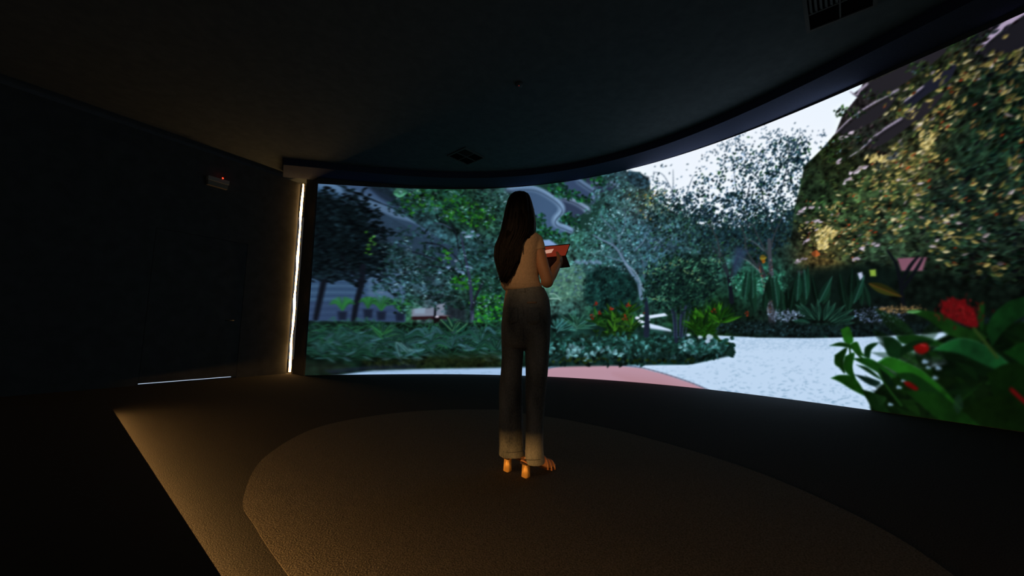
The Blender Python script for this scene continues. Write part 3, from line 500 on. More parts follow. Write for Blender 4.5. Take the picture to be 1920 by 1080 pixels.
# ---- big-leaved plant with red flowers, near right
NG = []; T = 'near_plant'; G = [(24, 64, 18), (19, 52, 19), (14, 38, 16), (32, 78, 24), (11, 28, 13)]
def bl(pts, c, al=1., rim=None):
    s = smooth(list(pts)+[pts[0]], 6); poly(s, col(c)*.8, T, 2.2, al, np.clip(1+.10*N3+.05*N2, .5, 1.5))
    if rim is not None: stroke(s[:len(s)//2], 2.5, 1, rim, None, .5, 3., False)
for p, c in (([(1632, 775), (1636, 740), (1690, 700), (1790, 680), (1880, 650), (2110, 620), (2110, 860), (1900, 840)], (15, 34, 12)),
             ([(1750, 640), (1830, 610), (1960, 600), (2110, 560), (2110, 700), (1820, 700)], (14, 40, 14)),): bl(p, c)
for k in range(120):
    x, y = RNG.uniform(1690, 2080), RNG.uniform(640, 790); leaf(x, y, RNG.uniform(50, 120), RNG.uniform(14, 34), RNG.choice([2.5, 2.8, .5, .2])+RNG.normal()*.2, col(G[RNG.integers(5)])*RNG.uniform(.35, .8), T, .5, None, 3.)
for x, y, w in ((1733, 678, 9), (1739, 689, 6), (1758, 690, 8), (1684, 726, 7), (1692, 714, 5), (1752, 708, 7), (1668, 758, 6)): NG.append((x, y, w))
bl([(1860, 650), (1850, 620), (1862, 590), (1890, 566), (1920, 556), (1960, 548), (1940, 580), (1890, 612)], (18, 58, 24))
bl([(1700, 582), (1728, 581), (1770, 590), (1800, 610), (1850, 630), (1830, 642), (1780, 628), (1740, 600)], (26, 66, 22)); leaf(1699, 585, 30, 7, .05, (96, 150, 96), T, .8)
bl([(1832, 600), (1836, 570), (1846, 572), (1842, 620)], (24, 64, 24))
bl([(1680, 630), (1720, 628), (1760, 640), (1775, 648), (1730, 648), (1692, 644)], (22, 62, 22))
bl([(1655, 632), (1676, 634), (1692, 650), (1684, 674), (1664, 664)], (18, 50, 24)); bl([(1690, 650), (1720, 638), (1750, 642), (1700, 662), (1688, 670)], (14, 40, 18))
bl([(1750, 656), (1790, 636), (1830, 640), (1870, 664), (1900, 690), (1920, 710), (1860, 690), (1800, 664)], (26, 84, 42), 1., (58, 120, 84))
bl([(1645, 680), (1670, 670), (1720, 690), (1742, 706), (1780, 740), (1820, 790), (1760, 760), (1700, 710)], (34, 94, 26), 1., (62, 124, 62))
bl([(1680, 700), (1720, 704), (1790, 760), (1830, 810), (1760, 780)], (18, 52, 18)); bl([(1700, 736), (1760, 740), (1840, 800), (1880, 830), (1780, 800)], (20, 56, 16))
bl([(1850, 700), (1900, 680), (2000, 690), (2080, 720), (2000, 770), (1880, 760)], (13, 36, 10)); bl([(1800, 770), (1870, 740), (1960, 760), (2050, 800), (1900, 820)], (14, 34, 9))
bl([(1880, 660), (1930, 640), (2030, 640), (2080, 670), (1960, 700)], (16, 56, 18))
# left sprays over the paving
st = (26, 60, 22)
for b in ([(1650, 770), (1622, 740), (1600, 706), (1594, 660), (1590, 630)], [(1670, 710), (1640, 690), (1612, 668), (1596, 650)], [(1690, 760), (1660, 720), (1652, 690)], [(1660, 720), (1652, 705), (1640, 686)]): stroke(b, 5, 3, st, T, .95)
bl([(1576, 618), (1592, 613), (1600, 638), (1592, 645), (1583, 640)], (44, 112, 34)); bl([(1600, 642), (1608, 642), (1616, 660), (1622, 668), (1608, 664), (1594, 648)], (34, 88, 26))
bl([(1556, 648), (1574, 642), (1592, 645), (1600, 654), (1580, 650)], (28, 74, 26)); bl([(1565, 666), (1588, 652), (1582, 676), (1584, 700), (1574, 690), (1565, 682)], (24, 62, 20))
bl([(1584, 668), (1602, 662), (1598, 690), (1604, 710), (1590, 702), (1581, 688)], (30, 84, 24)); bl([(1620, 668), (1622, 652), (1634, 644), (1646, 644), (1634, 656), (1630, 672)], (22, 60, 30))
bl([(1598, 672), (1630, 672), (1660, 690), (1680, 708), (1650, 700), (1620, 684)], (26, 76, 24)); bl([(1558, 709), (1576, 703), (1602, 708), (1622, 740), (1600, 732), (1574, 716)], (30, 84, 22))
bl([(1602, 702), (1622, 706), (1650, 716), (1640, 724), (1624, 718)], (24, 52, 44)); bl([(1616, 730), (1644, 740), (1666, 770), (1690, 800), (1640, 770)], (18, 48, 18)); bl([(1648, 690), (1668, 706), (1676, 724), (1660, 718)], (12, 32, 16))
bl([(1640, 738), (1662, 746), (1650, 760)], (24, 56, 24)); bl([(1606, 684), (1628, 690), (1654, 712), (1640, 706)], (22, 58, 26))
for x, y, w in NG: stroke([(x, y), (x+5, y+1)], w, w*.6, (140, 166, 194), None, .85, 3.)
# blossoms
F = 'red_flower'
bs = smooth([(1764, 562), (1776, 564), (1786, 556), (1796, 564), (1808, 560), (1814, 572), (1826, 580), (1832, 596), (1834, 612), (1822, 614), (1800, 606), (1778, 596), (1764, 584), (1766, 574), (1764, 562)], 5)
poly(bs, (96, 16, 20), F, 3.)
for k in range(120):
    x, y = RNG.normal(1800, 17), RNG.normal(586, 12); leaf(x, y, RNG.uniform(6, 13), RNG.uniform(3, 6), RNG.uniform(.6, 3.), col([(110, 16, 21), (84, 14, 16), (124, 30, 33), (64, 18, 16)][RNG.integers(4)]), F if 1768 < x < 1832 and 560 < y < 612 else None, .5, None, 3.)
stroke([(1826, 616), (1846, 640), (1870, 670)], 6, 6, (44, 66, 28), T, .9, 3.)
bl([(1712, 650), (1724, 644), (1738, 644), (1742, 656), (1730, 664), (1718, 660)], (120, 18, 15)); region[(np.hypot((XX-1728)/14, (YY-654)/9) < 1)] = rid('red_bud'); stroke([(1726, 646), (1736, 649)], 2, 2, (190, 90, 100), None, .6)
bl([(1694, 716), (1706, 716), (1722, 728), (1716, 732), (1700, 724)], (104, 17, 14)); region[(np.abs(YY-716-.55*(XX-1694)) < 4) & (XX > 1696) & (XX < 1718)] = rid('red_petal')
stroke([(1896, 730), (1920, 752), (1950, 775)], 8, 8, (90, 14, 14), T, .8, 4.)
bl([(1790, 745), (1800, 740), (1806, 760), (1796, 776), (1788, 762)], (34, 64, 46), .7)

# ---- softness of the picture, stretched towards the two ends of the wall
def smear(src, dx, dy, n):
    o = np.zeros_like(src); p = np.pad(src, ((40, 40), (40, 40), (0, 0)), 'edge')
    for k in range(-n, n+1):
        sx, sy = int(round(dx*k)), int(round(dy*k)); o += p[40+sy:40+sy+AH, 40+sx:40+sx+AW]
    return o/(2*n+1)
soft = blur(art, .95); wl = np.clip((860-XX)/240, 0, 1)[..., None]; wr_ = (np.clip((XX-1540)/240, 0, 1)*np.clip((640-YY)/160, 0, 1))[..., None]
art = soft*(1-wl)+smear(soft, 1.3, .12, 2)*wl
top_ = np.clip((480-YY)/220, 0, 1)[..., None]
art = art*(1-wr_)+(smear(soft, 1.5, -.95, 1)*top_+smear(soft, 1.6, -.15, 1)*(1-top_))*wr_
far = np.clip((XX-1600)/160, 0, 1)[..., None]*(1-wr_); art = art*(1-far)+blur(soft, 1.8)*far
art = np.clip(art+.14*(art-blur(art, 5.)), 4, 255); _k = np.clip((185-art)/120, 0, 1); art = art*(1-_k)+255*(art/255)**1.13*_k; art = np.clip(art, 4, 255)
art *= (1-.13*np.clip((1040-XX)/160, 0, 1)*(YY < 688))[..., None]  # left part darkened in the colours, imitating the display's dimming at oblique view

# ================================================================= the room
C0 = np.array([-1.35, 2.02])                                   # centre of the curved wall
KR = [0.85278088, -3.85097552, 5.89703211, -3.50828418, 6.78287982]
KZ = [-0.02076813, -0.04110219, 0.14808753, 3.84402805]
def radius(t): return np.polyval(KR, t)
def top_z(t): return np.polyval(KZ, t)
T0, T1 = 2.003, .10                                            # left and right end of the display (angle at C0)
CEIL_Z, SOF_Z = 4.06, 3.935
def arc(t, dr, z): r = radius(t)+dr; return (C0[0]+r*math.cos(t), C0[1]+r*math.sin(t), z)

bm = bmesh.new(); box(bm, (0, 4.0, -.05), (18, 16, .1)); struct(obj('floor', bm, CARPET))
bm = bmesh.new(); box(bm, (0, 5.2, CEIL_Z+.05), (16, 11.4, .1)); struct(obj('ceiling', bm, CEIL))
# wall behind the display, and the ring-shaped soffit over it
ts = np.linspace(T0+.10, T1-.35, 90)
def sweep(name, prof, m, ts=ts, parent=None):                  # profile of (dr, z) swept along the curved wall
    n = len(prof); vs = [arc(t, dr, z) for t in ts for dr, z in prof]; fs = []
    for i in range(len(ts)-1):
        for j in range(n): a = i*n+j; b = i*n+(j+1) % n; fs.append((a, b, b+n, a+n))
    fs.append(tuple(range(n))[::-1]); fs.append(tuple(range((len(ts)-1)*n, len(ts)*n)))
    return mesh(name, vs, fs, m, parent)
struct(sweep('wall_screen', [(.16, 0), (.36, 0), (.36, CEIL_Z), (.16, CEIL_Z)], BLACKWALL, np.linspace(T0+.004, T1-.35, 90)))
struct(sweep('trim_1', [(-.53, SOF_Z), (.15, SOF_Z), (.15, CEIL_Z), (-.53, CEIL_Z)], SOFFIT))
# left wall: straight, with a door, ending at the lit slot beside the display
WA, WB = Vector((-6.9, 4.02, 0)), Vector((-4.475, 7.950, 0)); wd = (WB-WA).normalized(); wn = Vector((wd.y, -wd.x, 0))   # wn points into the room
def onwall(s, n, z): p = WA+wd*s+wn*n; return (p.x, p.y, z)
WL = (WB-WA).length
def wall_box(bm, s0, s1, n0, n1, z0, z1): hull(bm, [onwall(s, n, z) for s in (s0, s1) for n in (n0, n1) for z in (z0, z1)])
def wall_s(p): return (Vector(p)-WA).dot(wd)
D0, D1, DH = wall_s(level(262, 724)), wall_s(level(449, 709)), 2.45
STEP = wall_s(at(517, 500, 7.9)); STEP = WL-.36
bm = bmesh.new()
wall_box(bm, 0, D0, -.2, 0, 0, 3.93); wall_box(bm, D0, D1, -.2, 0, DH, 3.93); wall_box(bm, D1, STEP, -.2, 0, 0, 3.93); wall_box(bm, STEP, WL, -.2, 0, 0, 3.93)
struct(obj('wall_left', bm, BLACKWALL))
door = thing('door_1', 'black flush door in the left wall with light showing under it', 'door', onwall((D0+D1)/2, -.1, 0)); struct(door)
def rel(o):                                                    # geometry was given in room coordinates
    for v in o.data.vertices: v.co -= o.parent.location
    return o
bm = bmesh.new(); wall_box(bm, D0+.006, D1-.006, -.06, -.004, .028, DH-.006); rel(obj('door_panel', bm, BLACKWALL, door))
bm = bmesh.new(); tube(bm, [onwall(D1-.12, -.06, 1.02), onwall(D1-.12, -.005, 1.02), onwall(D1-.26, -.005, 1.02)], .011); rel(obj('door_handle', bm, DARKMETAL, door, True))
bm = bmesh.new(); wall_box(bm, D0, D1, -.5, -.2, .0, .006); s = obj('under_door_glow', bm, mat('door_gap_glow', (.6, .62, .66), .5, emit=(.62, .78, 1.), strength=.9), door); rel(s)  # glowing sheet stands in for light from the room beyond
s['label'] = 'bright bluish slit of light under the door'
# black return between the slot and the display
LB = Vector((-4.437, 8.018, 0)); RB = Vector(arc(T0+.004, .03, 0)); dv = (RB-LB).normalized(); nv = Vector((-dv.y, dv.x, 0))
if nv.y < 0: nv = -nv
bm = bmesh.new(); hull(bm, [tuple(p+nv*n+Vector((0, 0, z))) for p in (LB+dv*.11, RB) for n in (0, .3) for z in (0, CEIL_Z)]); struct(obj('wall_return', bm, BLACKWALL))
# inlaid oval of lighter carpet
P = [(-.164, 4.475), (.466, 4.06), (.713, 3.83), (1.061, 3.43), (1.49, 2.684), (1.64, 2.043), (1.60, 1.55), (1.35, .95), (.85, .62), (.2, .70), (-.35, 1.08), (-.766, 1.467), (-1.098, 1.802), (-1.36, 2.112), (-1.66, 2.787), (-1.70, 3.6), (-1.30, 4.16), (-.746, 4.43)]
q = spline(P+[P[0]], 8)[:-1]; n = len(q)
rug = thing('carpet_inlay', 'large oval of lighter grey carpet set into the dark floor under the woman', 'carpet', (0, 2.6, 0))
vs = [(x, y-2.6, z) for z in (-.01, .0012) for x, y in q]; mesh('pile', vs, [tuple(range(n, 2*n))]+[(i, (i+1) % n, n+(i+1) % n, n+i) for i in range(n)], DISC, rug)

# ================================================================= light slot beside the display
slot = thing('light_strip', 'tall warm glowing light strip in the slot between left wall and screen', 'light', (-4.437, 8.0, 0))
random.seed(4); zz = np.linspace(.03, 3.93, 60)
pts = [(.012+.004*math.sin(z*7)+.002*math.sin(z*15+1)-.012, -.012+.004*math.sin(z*5+2), z) for z in zz]
bm = bmesh.new(); tube(bm, pts, [.017+.004*math.sin(z*6)+.002*math.sin(z*14) for z in zz], 8); obj('led_tube', bm, LED, slot, True)
bm = bmesh.new(); hull(bm, [tuple(Vector((.874, .485, 0))*a+Vector((-.485, .874, 0))*b+Vector((0, 0, z))) for a in (.030, .036) for b in (-.11, .0) for z in (0, 3.92)]); obj('shade_fin', bm, DARKMETAL, slot)  # added fin that keeps the strip's light off the black return

# ================================================================= raised platform with light under its edge
BZ, LIP = .125, .082
e1, e3 = level(199, 749, BZ), level(415, 1080, BZ); bd = (e3-e1).normalized(); bn = Vector((-bd.y, bd.x, 0))
if bn.y < 0: bn = -bn                                          # towards the woman
bench = thing('raised_platform', 'black raised platform at the lower left with warm light glowing under its edge', 'platform', (e1.x, e1.y, 0))
BL = 8.2; DEP = .36; BACK = 2.3
def onb(s, n, z): p = bd*s+bn*n; return (p.x, p.y, z)
def bbox(name, s0, s1, n0, n1, z0, z1, m):
    bm = bmesh.new(); hull(bm, [onb(s, n, z) for s in (s0, s1) for n in (n0, n1) for z in (z0, z1)]); return obj(name, bm, m, bench)
bbox('deck', 0, BL, -BACK, 0, BZ-.02, BZ, BENCHM); bbox('nosing', .0, BL, -.03, -.002, LIP, BZ-.02, BENCHM); bbox('light_channel', .1, BL-.05, -.15, -.135, .055, BZ-.02, DARKMETAL); bbox('riser', .03, BL-.03, -BACK, -DEP, 0, BZ-.02, BENCHM)
bbox('end_panel', 0, .03, -BACK, -.0, 0, BZ-.02, BENCHM); bbox('end_panel', BL-.03, BL, -BACK, 0, 0, BZ-.02, BENCHM)
bm = bmesh.new(); hull(bm, [onb(s, n, z) for s in (.2, BL-.1) for n in (-.135, -.125) for z in (.067, .076)]); o = obj('light_strip', bm, BENCHLED, bench); o['label'] = 'warm light strip under the platform edge'

# ================================================================= small fittings
em = thing('emergency_light', 'small wall-mounted emergency light with a red indicator on the left wall', 'light', (0, 0, 0))
pz = [at(390, 331, 1), ]
def wallpoint(px, py):
    d = direction(px, py); o = Vector((0, 0, EYE)); k = (WA-o).dot(wn)/d.dot(wn); return o+d*k
a, b, c = wallpoint(388, 331), wallpoint(425, 341), wallpoint(425, 357)
s0, s1, zt, zb = wall_s(a), wall_s(b), (a.z+b.z)/2, c.z
em.location = onwall((s0+s1)/2, 0, zb)
bm = bmesh.new(); wall_box(bm, s0, s1, .002, .07, zb, zt-.07); rel(obj('diffuser', bm, mat('grey_diffuser', (.24, .23, .21), .5), em))
bm = bmesh.new(); wall_box(bm, s0-.01, s1+.01, .002, .09, zt-.07, zt); rel(obj('housing', bm, mat('pale_housing', (.42, .40, .37), .5), em))
r = wallpoint(413.5, 336); bm = bmesh.new(); bmesh.ops.create_icosphere(bm, subdivisions=2, radius=.012, matrix=Matrix.Translation(onwall(wall_s(r), .088, r.z)))
rel(obj('indicator', bm, mat('red_indicator', (.6, .02, .01), .4, emit=(1., .03, .01), strength=6.), em, True))

def vent(label, corner, ex, ey, n):
    u, v = ex.normalized(), ey.normalized(); L, W = ex.length, ey.length; c = corner+(ex+ey)/2
    t = thing('ceiling_vent', label, 'vent', (c.x, c.y, CEIL_Z), 'square air vents in the ceiling'); ang = math.atan2(u.y, u.x)
    fr = .035; bm = bmesh.new()
    for sx, sy, lx, ly in ((0, 1, L, fr), (0, -1, L, fr), (1, 0, fr, W-2*fr), (-1, 0, fr, W-2*fr)):
        p = u*(sx*(L-fr)/2)+v*(sy*(W-fr)/2); box(bm, (p.x, p.y, -.008), (lx, ly, .016), ang)
    obj('frame', bm, GRILLE, t)
    bm = bmesh.new(); box(bm, (0, 0, -.001), (L-2*fr, W-2*fr, .002), ang); obj('duct_shade_sheet', bm, VOID, t)  # flat near-black sheet stands in for the shade inside the duct
    bm = bmesh.new(); box(bm, (0, 0, -.007), (L-2*fr, .014, .01), ang); box(bm, (0, 0, -.007), (.014, W-2*fr, .0099), ang); obj('cross_bar', bm, GRILLE, t)
    for qx, qy in n:                                           # louvred quarter
        bm = bmesh.new(); h = (L-2*fr)/2
        for k in range(6):
            p = u*((qx-.5)*h+(k-2.5)*h/6.2)+v*((qy-.5)*h); box(bm, (p.x, p.y, -.006), (.022, h*.94, .003), rot=Matrix.Rotation(ang, 3, 'Z') @ Matrix.Rotation(.5, 3, 'Y'))
        obj('louvre', bm, GRILLE, t)
k0, k1, k3 = level(838, 291, CEIL_Z), level(873, 275, CEIL_Z), level(875, 310, CEIL_Z)
vent('square four-way air vent in the dark ceiling straight above the woman', k0, k1-k0, k3-k0, [(1, 0)])
k0, k1 = level(1512, 61, CEIL_Z), level(1645, 9, CEIL_Z); ex = k1-k0; vent('square air vent cut by the top of the frame, above the bright sky', k0, ex, Vector((-ex.y, ex.x, 0))*(1 if (Vector((-ex.y, ex.x, 0)).y < 0) else -1), [(0, 1), (1, 1)])
p = level(973, 157, CEIL_Z)
sd = thing('smoke_detector', 'tiny red light of a detector on the black ceiling', 'smoke detector', (p.x, p.y, CEIL_Z))
bm = bmesh.new(); tube(bm, [(0, 0, 0), (0, 0, -.02), (0, 0, -.035), (0, 0, -.04)], [.05, .05, .042, .03], 24); obj('housing', bm, CEIL, sd, True)
bm = bmesh.new(); bmesh.ops.create_icosphere(bm, subdivisions=1, radius=.0045, matrix=Matrix.Translation((0, -.02, -.041))); obj('indicator', bm, mat('small_red_indicator', (.5, .02, .01), .4, emit=(1., .05, .03), strength=.6), sd)

# ================================================================= the curved LED wall
def artwork_xy(x, y, z):                                       # the content is drawn for a viewer standing where the visitor entered
    vx, vy, vz = x, y, z-EYE
    f = vx*_f.x+vy*_f.y+vz*_f.z; r = vx*_r.x+vy*_r.y+vz*_r.z; u = vx*_u.x+vy*_u.y+vz*_u.z
    return 960+FPX*r/f, 540-FPX*u/f
NC, NR = 980, 440
tt = np.linspace(T0, T1, 6000); rr = radius(tt); ax, _ = artwork_xy(C0[0]+rr*np.cos(tt), C0[1]+rr*np.sin(tt), 1.6)
th = np.interp(np.linspace(ax[0], ax[-1], NC), ax, tt); R_ = radius(th); Z1 = top_z(th)
g = np.linspace(0, 1, NR)
X = np.repeat((C0[0]+R_*np.cos(th))[None], NR, 0); Y = np.repeat((C0[1]+R_*np.sin(th))[None], NR, 0); Z = .004+(Z1[None]-.004)*g[:, None]
px, py = artwork_xy(X, Y, Z)
fx = np.clip(px-AX0, 0, AW-1.01); fy = np.clip(py-AY0, 0, AH-1.01); ix, iy = fx.astype(int), fy.astype(int); wx_, wy_ = (fx-ix)[..., None], (fy-iy)[..., None]
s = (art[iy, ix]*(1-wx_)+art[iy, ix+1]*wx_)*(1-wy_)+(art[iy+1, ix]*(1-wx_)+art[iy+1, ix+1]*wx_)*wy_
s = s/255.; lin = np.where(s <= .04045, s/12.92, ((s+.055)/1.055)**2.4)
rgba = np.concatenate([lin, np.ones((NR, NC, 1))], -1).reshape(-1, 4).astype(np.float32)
# even out the region map so each pictured thing is one patch
best = np.zeros((AH, AW), np.float32); reg = np.zeros((AH, AW), np.int16)
for i, n_ in enumerate(REGIONS):
    m_ = blur((region == i).astype(np.float32), 1.2 if n_ in ('near_plant', 'red_flower', 'red_bud', 'red_petal', 'path', 'balcony') else 3.5)*(1.35 if n_ not in ('shrubs', 'sky') else 1.)
    k_ = m_ > best; best[k_] = m_[k_]; reg[k_] = i
cr = reg[iy[:-1, :-1], ix[:-1, :-1]]
for i in range(len(REGIONS)):
    if (cr == i).sum() < 12: cr[cr == i] = REGIONS.index('shrubs')
DISPLAY = bpy.data.materials.new('led_display'); DISPLAY.use_nodes = True; nt = DISPLAY.node_tree; nt.nodes.clear()
ou = nt.nodes.new('ShaderNodeOutputMaterial'); e_ = nt.nodes.new('ShaderNodeEmission'); at_ = nt.nodes.new('ShaderNodeAttribute'); at_.attribute_name = 'picture'
nt.links.new(at_.outputs['Color'], e_.inputs['Color']); nt.links.new(e_.outputs[0], ou.inputs[0]); e_.inputs['Strength'].default_value = 1.
DISPLAY.cycles.emission_sampling = 'NONE'
screen = thing('led_screen', 'huge curved video wall showing a lush garden with a pale winding path', 'screen', (C0[0], C0[1], 0))
co = np.stack([X-C0[0], Y-C0[1], Z], -1).reshape(-1, 3).astype(np.float32)
ii = np.arange(NR*NC).reshape(NR, NC); quad = np.stack([ii[:-1, :-1], ii[:-1, 1:], ii[1:, 1:], ii[1:, :-1]], -1)
PARTS = dict(sky=('pictured_sky', 'bright white sky on the screen'), shrubs=('pictured_undergrowth', None), building=('pictured_building', 'blue-grey concrete building on the screen'),
    tree_dark=('pictured_tree', 'dark tree at the left end of the screen'), planter=('pictured_planter', None), terrace=('pictured_table', None), pink_wall=('pictured_pink_wall', None), tree_green=('pictured_tree', 'green tree left of the woman'),
    balcony_plants=('pictured_balcony_plants', None), balcony=('pictured_balcony', 'pale curving balconies'), tree_pale=('pictured_tree', 'pale-barked tree right of the woman'), shrub_pale=('pictured_shrub', 'pale green shrub'),
    tree_open=('pictured_tree', 'open-crowned tree against the sky'), shrub_light=('pictured_shrub', None), climbing_plants=('pictured_climbing_plants', 'golden-lit climbing plants at right'), terrace_slabs=('pictured_terrace', 'dark terrace slabs with pale edges'),
    broadleaf_plants=('pictured_broadleaf_plants', None), variegated_plant=('pictured_variegated_plant', None), ground_cover=('pictured_ground_cover', None), path=('pictured_path', 'bluish white cobbled path'), terracotta_disc=('pictured_plaza', 'pink circle of paving'),
    fern_bed=('pictured_fern_bed', None), centre_bed=('pictured_plant_bed', None), shrub_dark=('pictured_shrub', 'dark rounded shrub'), flowering_shrub=('pictured_shrub', 'shrub with small red flowers'), feathery_tree=('pictured_tree', 'small feathery tree by the path'),
    yellow_green_plant=('pictured_yellow_green_plant', None), near_plant=('pictured_foreground_plant', 'large-leaved plant at lower right'), red_flower=('pictured_flower', 'large red flower at right'), red_bud=('pictured_flower', 'small red bud'), red_petal=('pictured_flower', 'red petal low in the leaves'))
for i, n_ in enumerate(REGIONS):
    k_ = cr == i
    if k_.sum() == 0: continue
    f_ = quad[k_]; u_, inv = np.unique(f_, return_inverse=True); inv = inv.reshape(-1)
    me = bpy.data.meshes.new(PARTS[n_.rstrip('0123456789')][0]); nq = len(f_)
    me.vertices.add(len(u_)); me.vertices.foreach_set('co', co[u_].ravel()); me.loops.add(nq*4); me.loops.foreach_set('vertex_index', inv.astype(np.int32))
    me.polygons.add(nq); me.polygons.foreach_set('loop_start', np.arange(0, nq*4, 4, dtype=np.int32)); me.update(calc_edges=True)
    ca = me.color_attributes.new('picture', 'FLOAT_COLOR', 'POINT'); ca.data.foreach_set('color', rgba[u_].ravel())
    o = link(PARTS[n_.rstrip('0123456789')][0], me, DISPLAY, screen)
    if PARTS[n_.rstrip('0123456789')][1]: o['label'] = PARTS[n_.rstrip('0123456789')][1]
# cabinet behind the picture and the thin black edge round it
def sweep_local(name, prof, m, ts):
    o = sweep(name, prof, m, ts, screen); rel(o); return o
tsd = np.linspace(T0, T1, 80)
sweep_local('cabinet', [(.012, 0), (.15, 0), (.15, 3.82), (.012, 3.82)], BLACKWALL, tsd)
n = 4; vs = []; fs = []
for t in tsd:
    z = top_z(t); vs += [arc(t, -.006, z), arc(t, .012, z), arc(t, .012, SOF_Z), arc(t, -.006, SOF_Z)]
for i in range(len(tsd)-1):
    for j in range(n): a = i*n+j; b = i*n+(j+1) % n; fs.append((a, b, b+n, a+n))
rel(mesh('top_edge', vs, fs, BLACKWALL, screen))
tz = T0; bm = bmesh.new(); hull(bm, [arc(t, dr, z) for t in (T0, T0+.004) for dr in (-.006, .15) for z in (0, SOF_Z)]); rel(obj('end_edge', bm, BLACKWALL, screen))

# ================================================================= the woman
YW = 2.5; ORG = Vector((.06, 2.5, 0))
woman = thing('person', 'woman with long dark hair seen from behind in pale top and faded jeans', 'person', ORG)
SKIN = mat('skin', (.50, .27, .16), .55, spec=.35, vary=.06, scale=30); HAIR = mat('dark_brown_hair', (.009, .0065, .005), .6, spec=.15, vary=.4, scale=60)
KNIT = mat('pale_ribbed_knit', (.62, .45, .30), .85, vary=.1, scale=90, bump=.25); SHOE = mat('brown_leather', (.45, .20, .08), .3, spec=.7)
GOLD_ = mat('gold_heel', (.95, .58, .18), .45, metal=.35); SOLE = mat('dark_sole', (.05, .025, .015), .6)
DENIM = bpy.data.materials.new('faded_denim'); DENIM.use_nodes = True; nt = DENIM.node_tree; b_ = nt.nodes['Principled BSDF']; b_.inputs['Roughness'].default_value = .9; b_.inputs['Specular IOR Level'].default_value = .1
tc = nt.nodes.new('ShaderNodeTexCoord'); n1 = nt.nodes.new('ShaderNodeTexNoise'); n1.inputs['Scale'].default_value = 9; n2 = nt.nodes.new('ShaderNodeTexNoise'); n2.inputs['Scale'].default_value = 220
mp = nt.nodes.new('ShaderNodeMapping'); mp.inputs['Scale'].default_value = (1, 1, .35); nt.links.new(tc.outputs['Object'], mp.inputs[0]); nt.links.new(mp.outputs[0], n1.inputs['Vector']); nt.links.new(mp.outputs[0], n2.inputs['Vector'])
mx = nt.nodes.new('ShaderNodeMixRGB'); mx.inputs[1].default_value = (.038, .048, .056, 1); mx.inputs[2].default_value = (.26, .28, .28, 1)
ad = nt.nodes.new('ShaderNodeMath'); ad.operation = 'MULTIPLY_ADD'; ad.inputs[1].default_value = .5; nt.links.new(n2.outputs['Fac'], ad.inputs[0]); nt.links.new(n1.outputs['Fac'], ad.inputs[2])
rp = nt.nodes.new('ShaderNodeMapRange'); rp.inputs['From Min'].default_value = .45; rp.inputs['From Max'].default_value = 1.0; nt.links.new(ad.outputs[0], rp.inputs['Value'])
nt.links.new(rp.outputs[0], mx.inputs[0]); nt.links.new(mx.outputs[0], b_.inputs['Base Color'])
DENIMDARK = mat('denim_stitching', (.05, .06, .07), .9); PATCH = mat('leather_patch', (.34, .24, .16), .7)

def loft(bm, rows, n=32, k=5, cap=True, ripple=None):          # rows: (px left, px right, px height, centre distance, half depth)
    S = spline(rows, k); rings = []
    for i, (xl, xr, py, y, d) in enumerate(S):
        a, b = at(xl, py, y), at(xr, py, y); c = (a+b)/2-ORG; hw = (b-a).length/2; ring = []
        for j in range(n):
            t = 2*PI*j/n; w = 1+(ripple(i/len(S), t) if ripple else 0); cx, sy = math.cos(t), math.sin(t)
            e = .9; ring.append(bm.verts.new((c.x+hw*w*math.copysign(abs(cx)**e, cx), c.y+d*w*math.copysign(abs(sy)**e, sy), c.z+(b.z-a.z)/2*cx)))
        rings.append(ring)
    for a, b in zip(rings, rings[1:]):
        for j in range(n): bm.faces.new((a[j], a[(j+1) % n], b[(j+1) % n], b[j]))
    if cap: bm.faces.new(rings[0]); bm.faces.new(rings[-1][::-1])
    return rings
def L(px, py, y): return at(px, py, y)-ORG

# ---- body: one fused surface
bm = bmesh.new()
fw = Vector((.68, .73, 0)).normalized(); rt = Vector((fw.y, -fw.x, 0))     # the way she faces, and her right
HC = L(976, 394, 2.52)                                          # middle of the head
hd = Matrix.Rotation(math.atan2(-fw.x, fw.y), 4, 'Z') @ Matrix.Rotation(-.18, 4, 'X')
def head_pt(x, y, z): return HC+(hd @ Vector((x, y, z)))        # x her right, y forward, z up
r = bmesh.ops.create_uvsphere(bm, u_segments=24, v_segments=16, radius=1.)
for v in r['verts']:
    x, y, z = v.co; w = 1-.22*max(0, -z)**1.5; v.co = head_pt(x*.072*w, y*.092*(1-.12*max(0, -z))+.006, z*.108+(-.012 if y > 0 and z < 0 else 0)*0)
r = bmesh.ops.create_uvsphere(bm, u_segments=16, v_segments=12, radius=1.)   # jaw
for v in r['verts']: x, y, z = v.co; v.co = head_pt(x*.050, .040+y*.046, -.068+z*.046)
hull(bm, [head_pt(*p) for p in ((-.008, .090, .018), (.008, .090, .018), (-.016, .094, -.026), (.016, .094, -.026), (0, .118, -.022), (0, .098, .022), (0, .080, -.03))])  # nose
for z, dz in ((-.050, .0), (-.060, .0)): tube(bm, [head_pt(-.024, .080, z), head_pt(-.010, .090, z+.002), head_pt(.010, .090, z+.002), head_pt(.024, .080, z)], [.003, .0065, .0065, .003])   # lips
for s_ in (-1, 1):
    r = bmesh.ops.create_uvsphere(bm, u_segments=10, v_segments=8, radius=1.)
    for v in r['verts']: x, y, z = v.co; v.co = head_pt(s_*.074+x*.008, -.004+y*.017-z*.006, -.004+z*.031)
    tube(bm, [head_pt(s_*.014, .090, .032), head_pt(s_*.032, .088, .036), head_pt(s_*.048, .074, .030)], [.005, .006, .004])   # brow
tube(bm, [head_pt(0, -.02, -.07), L(978, 428, 2.49), L(978, 440, 2.475)], [.052, .050, .058], 16)        # neck
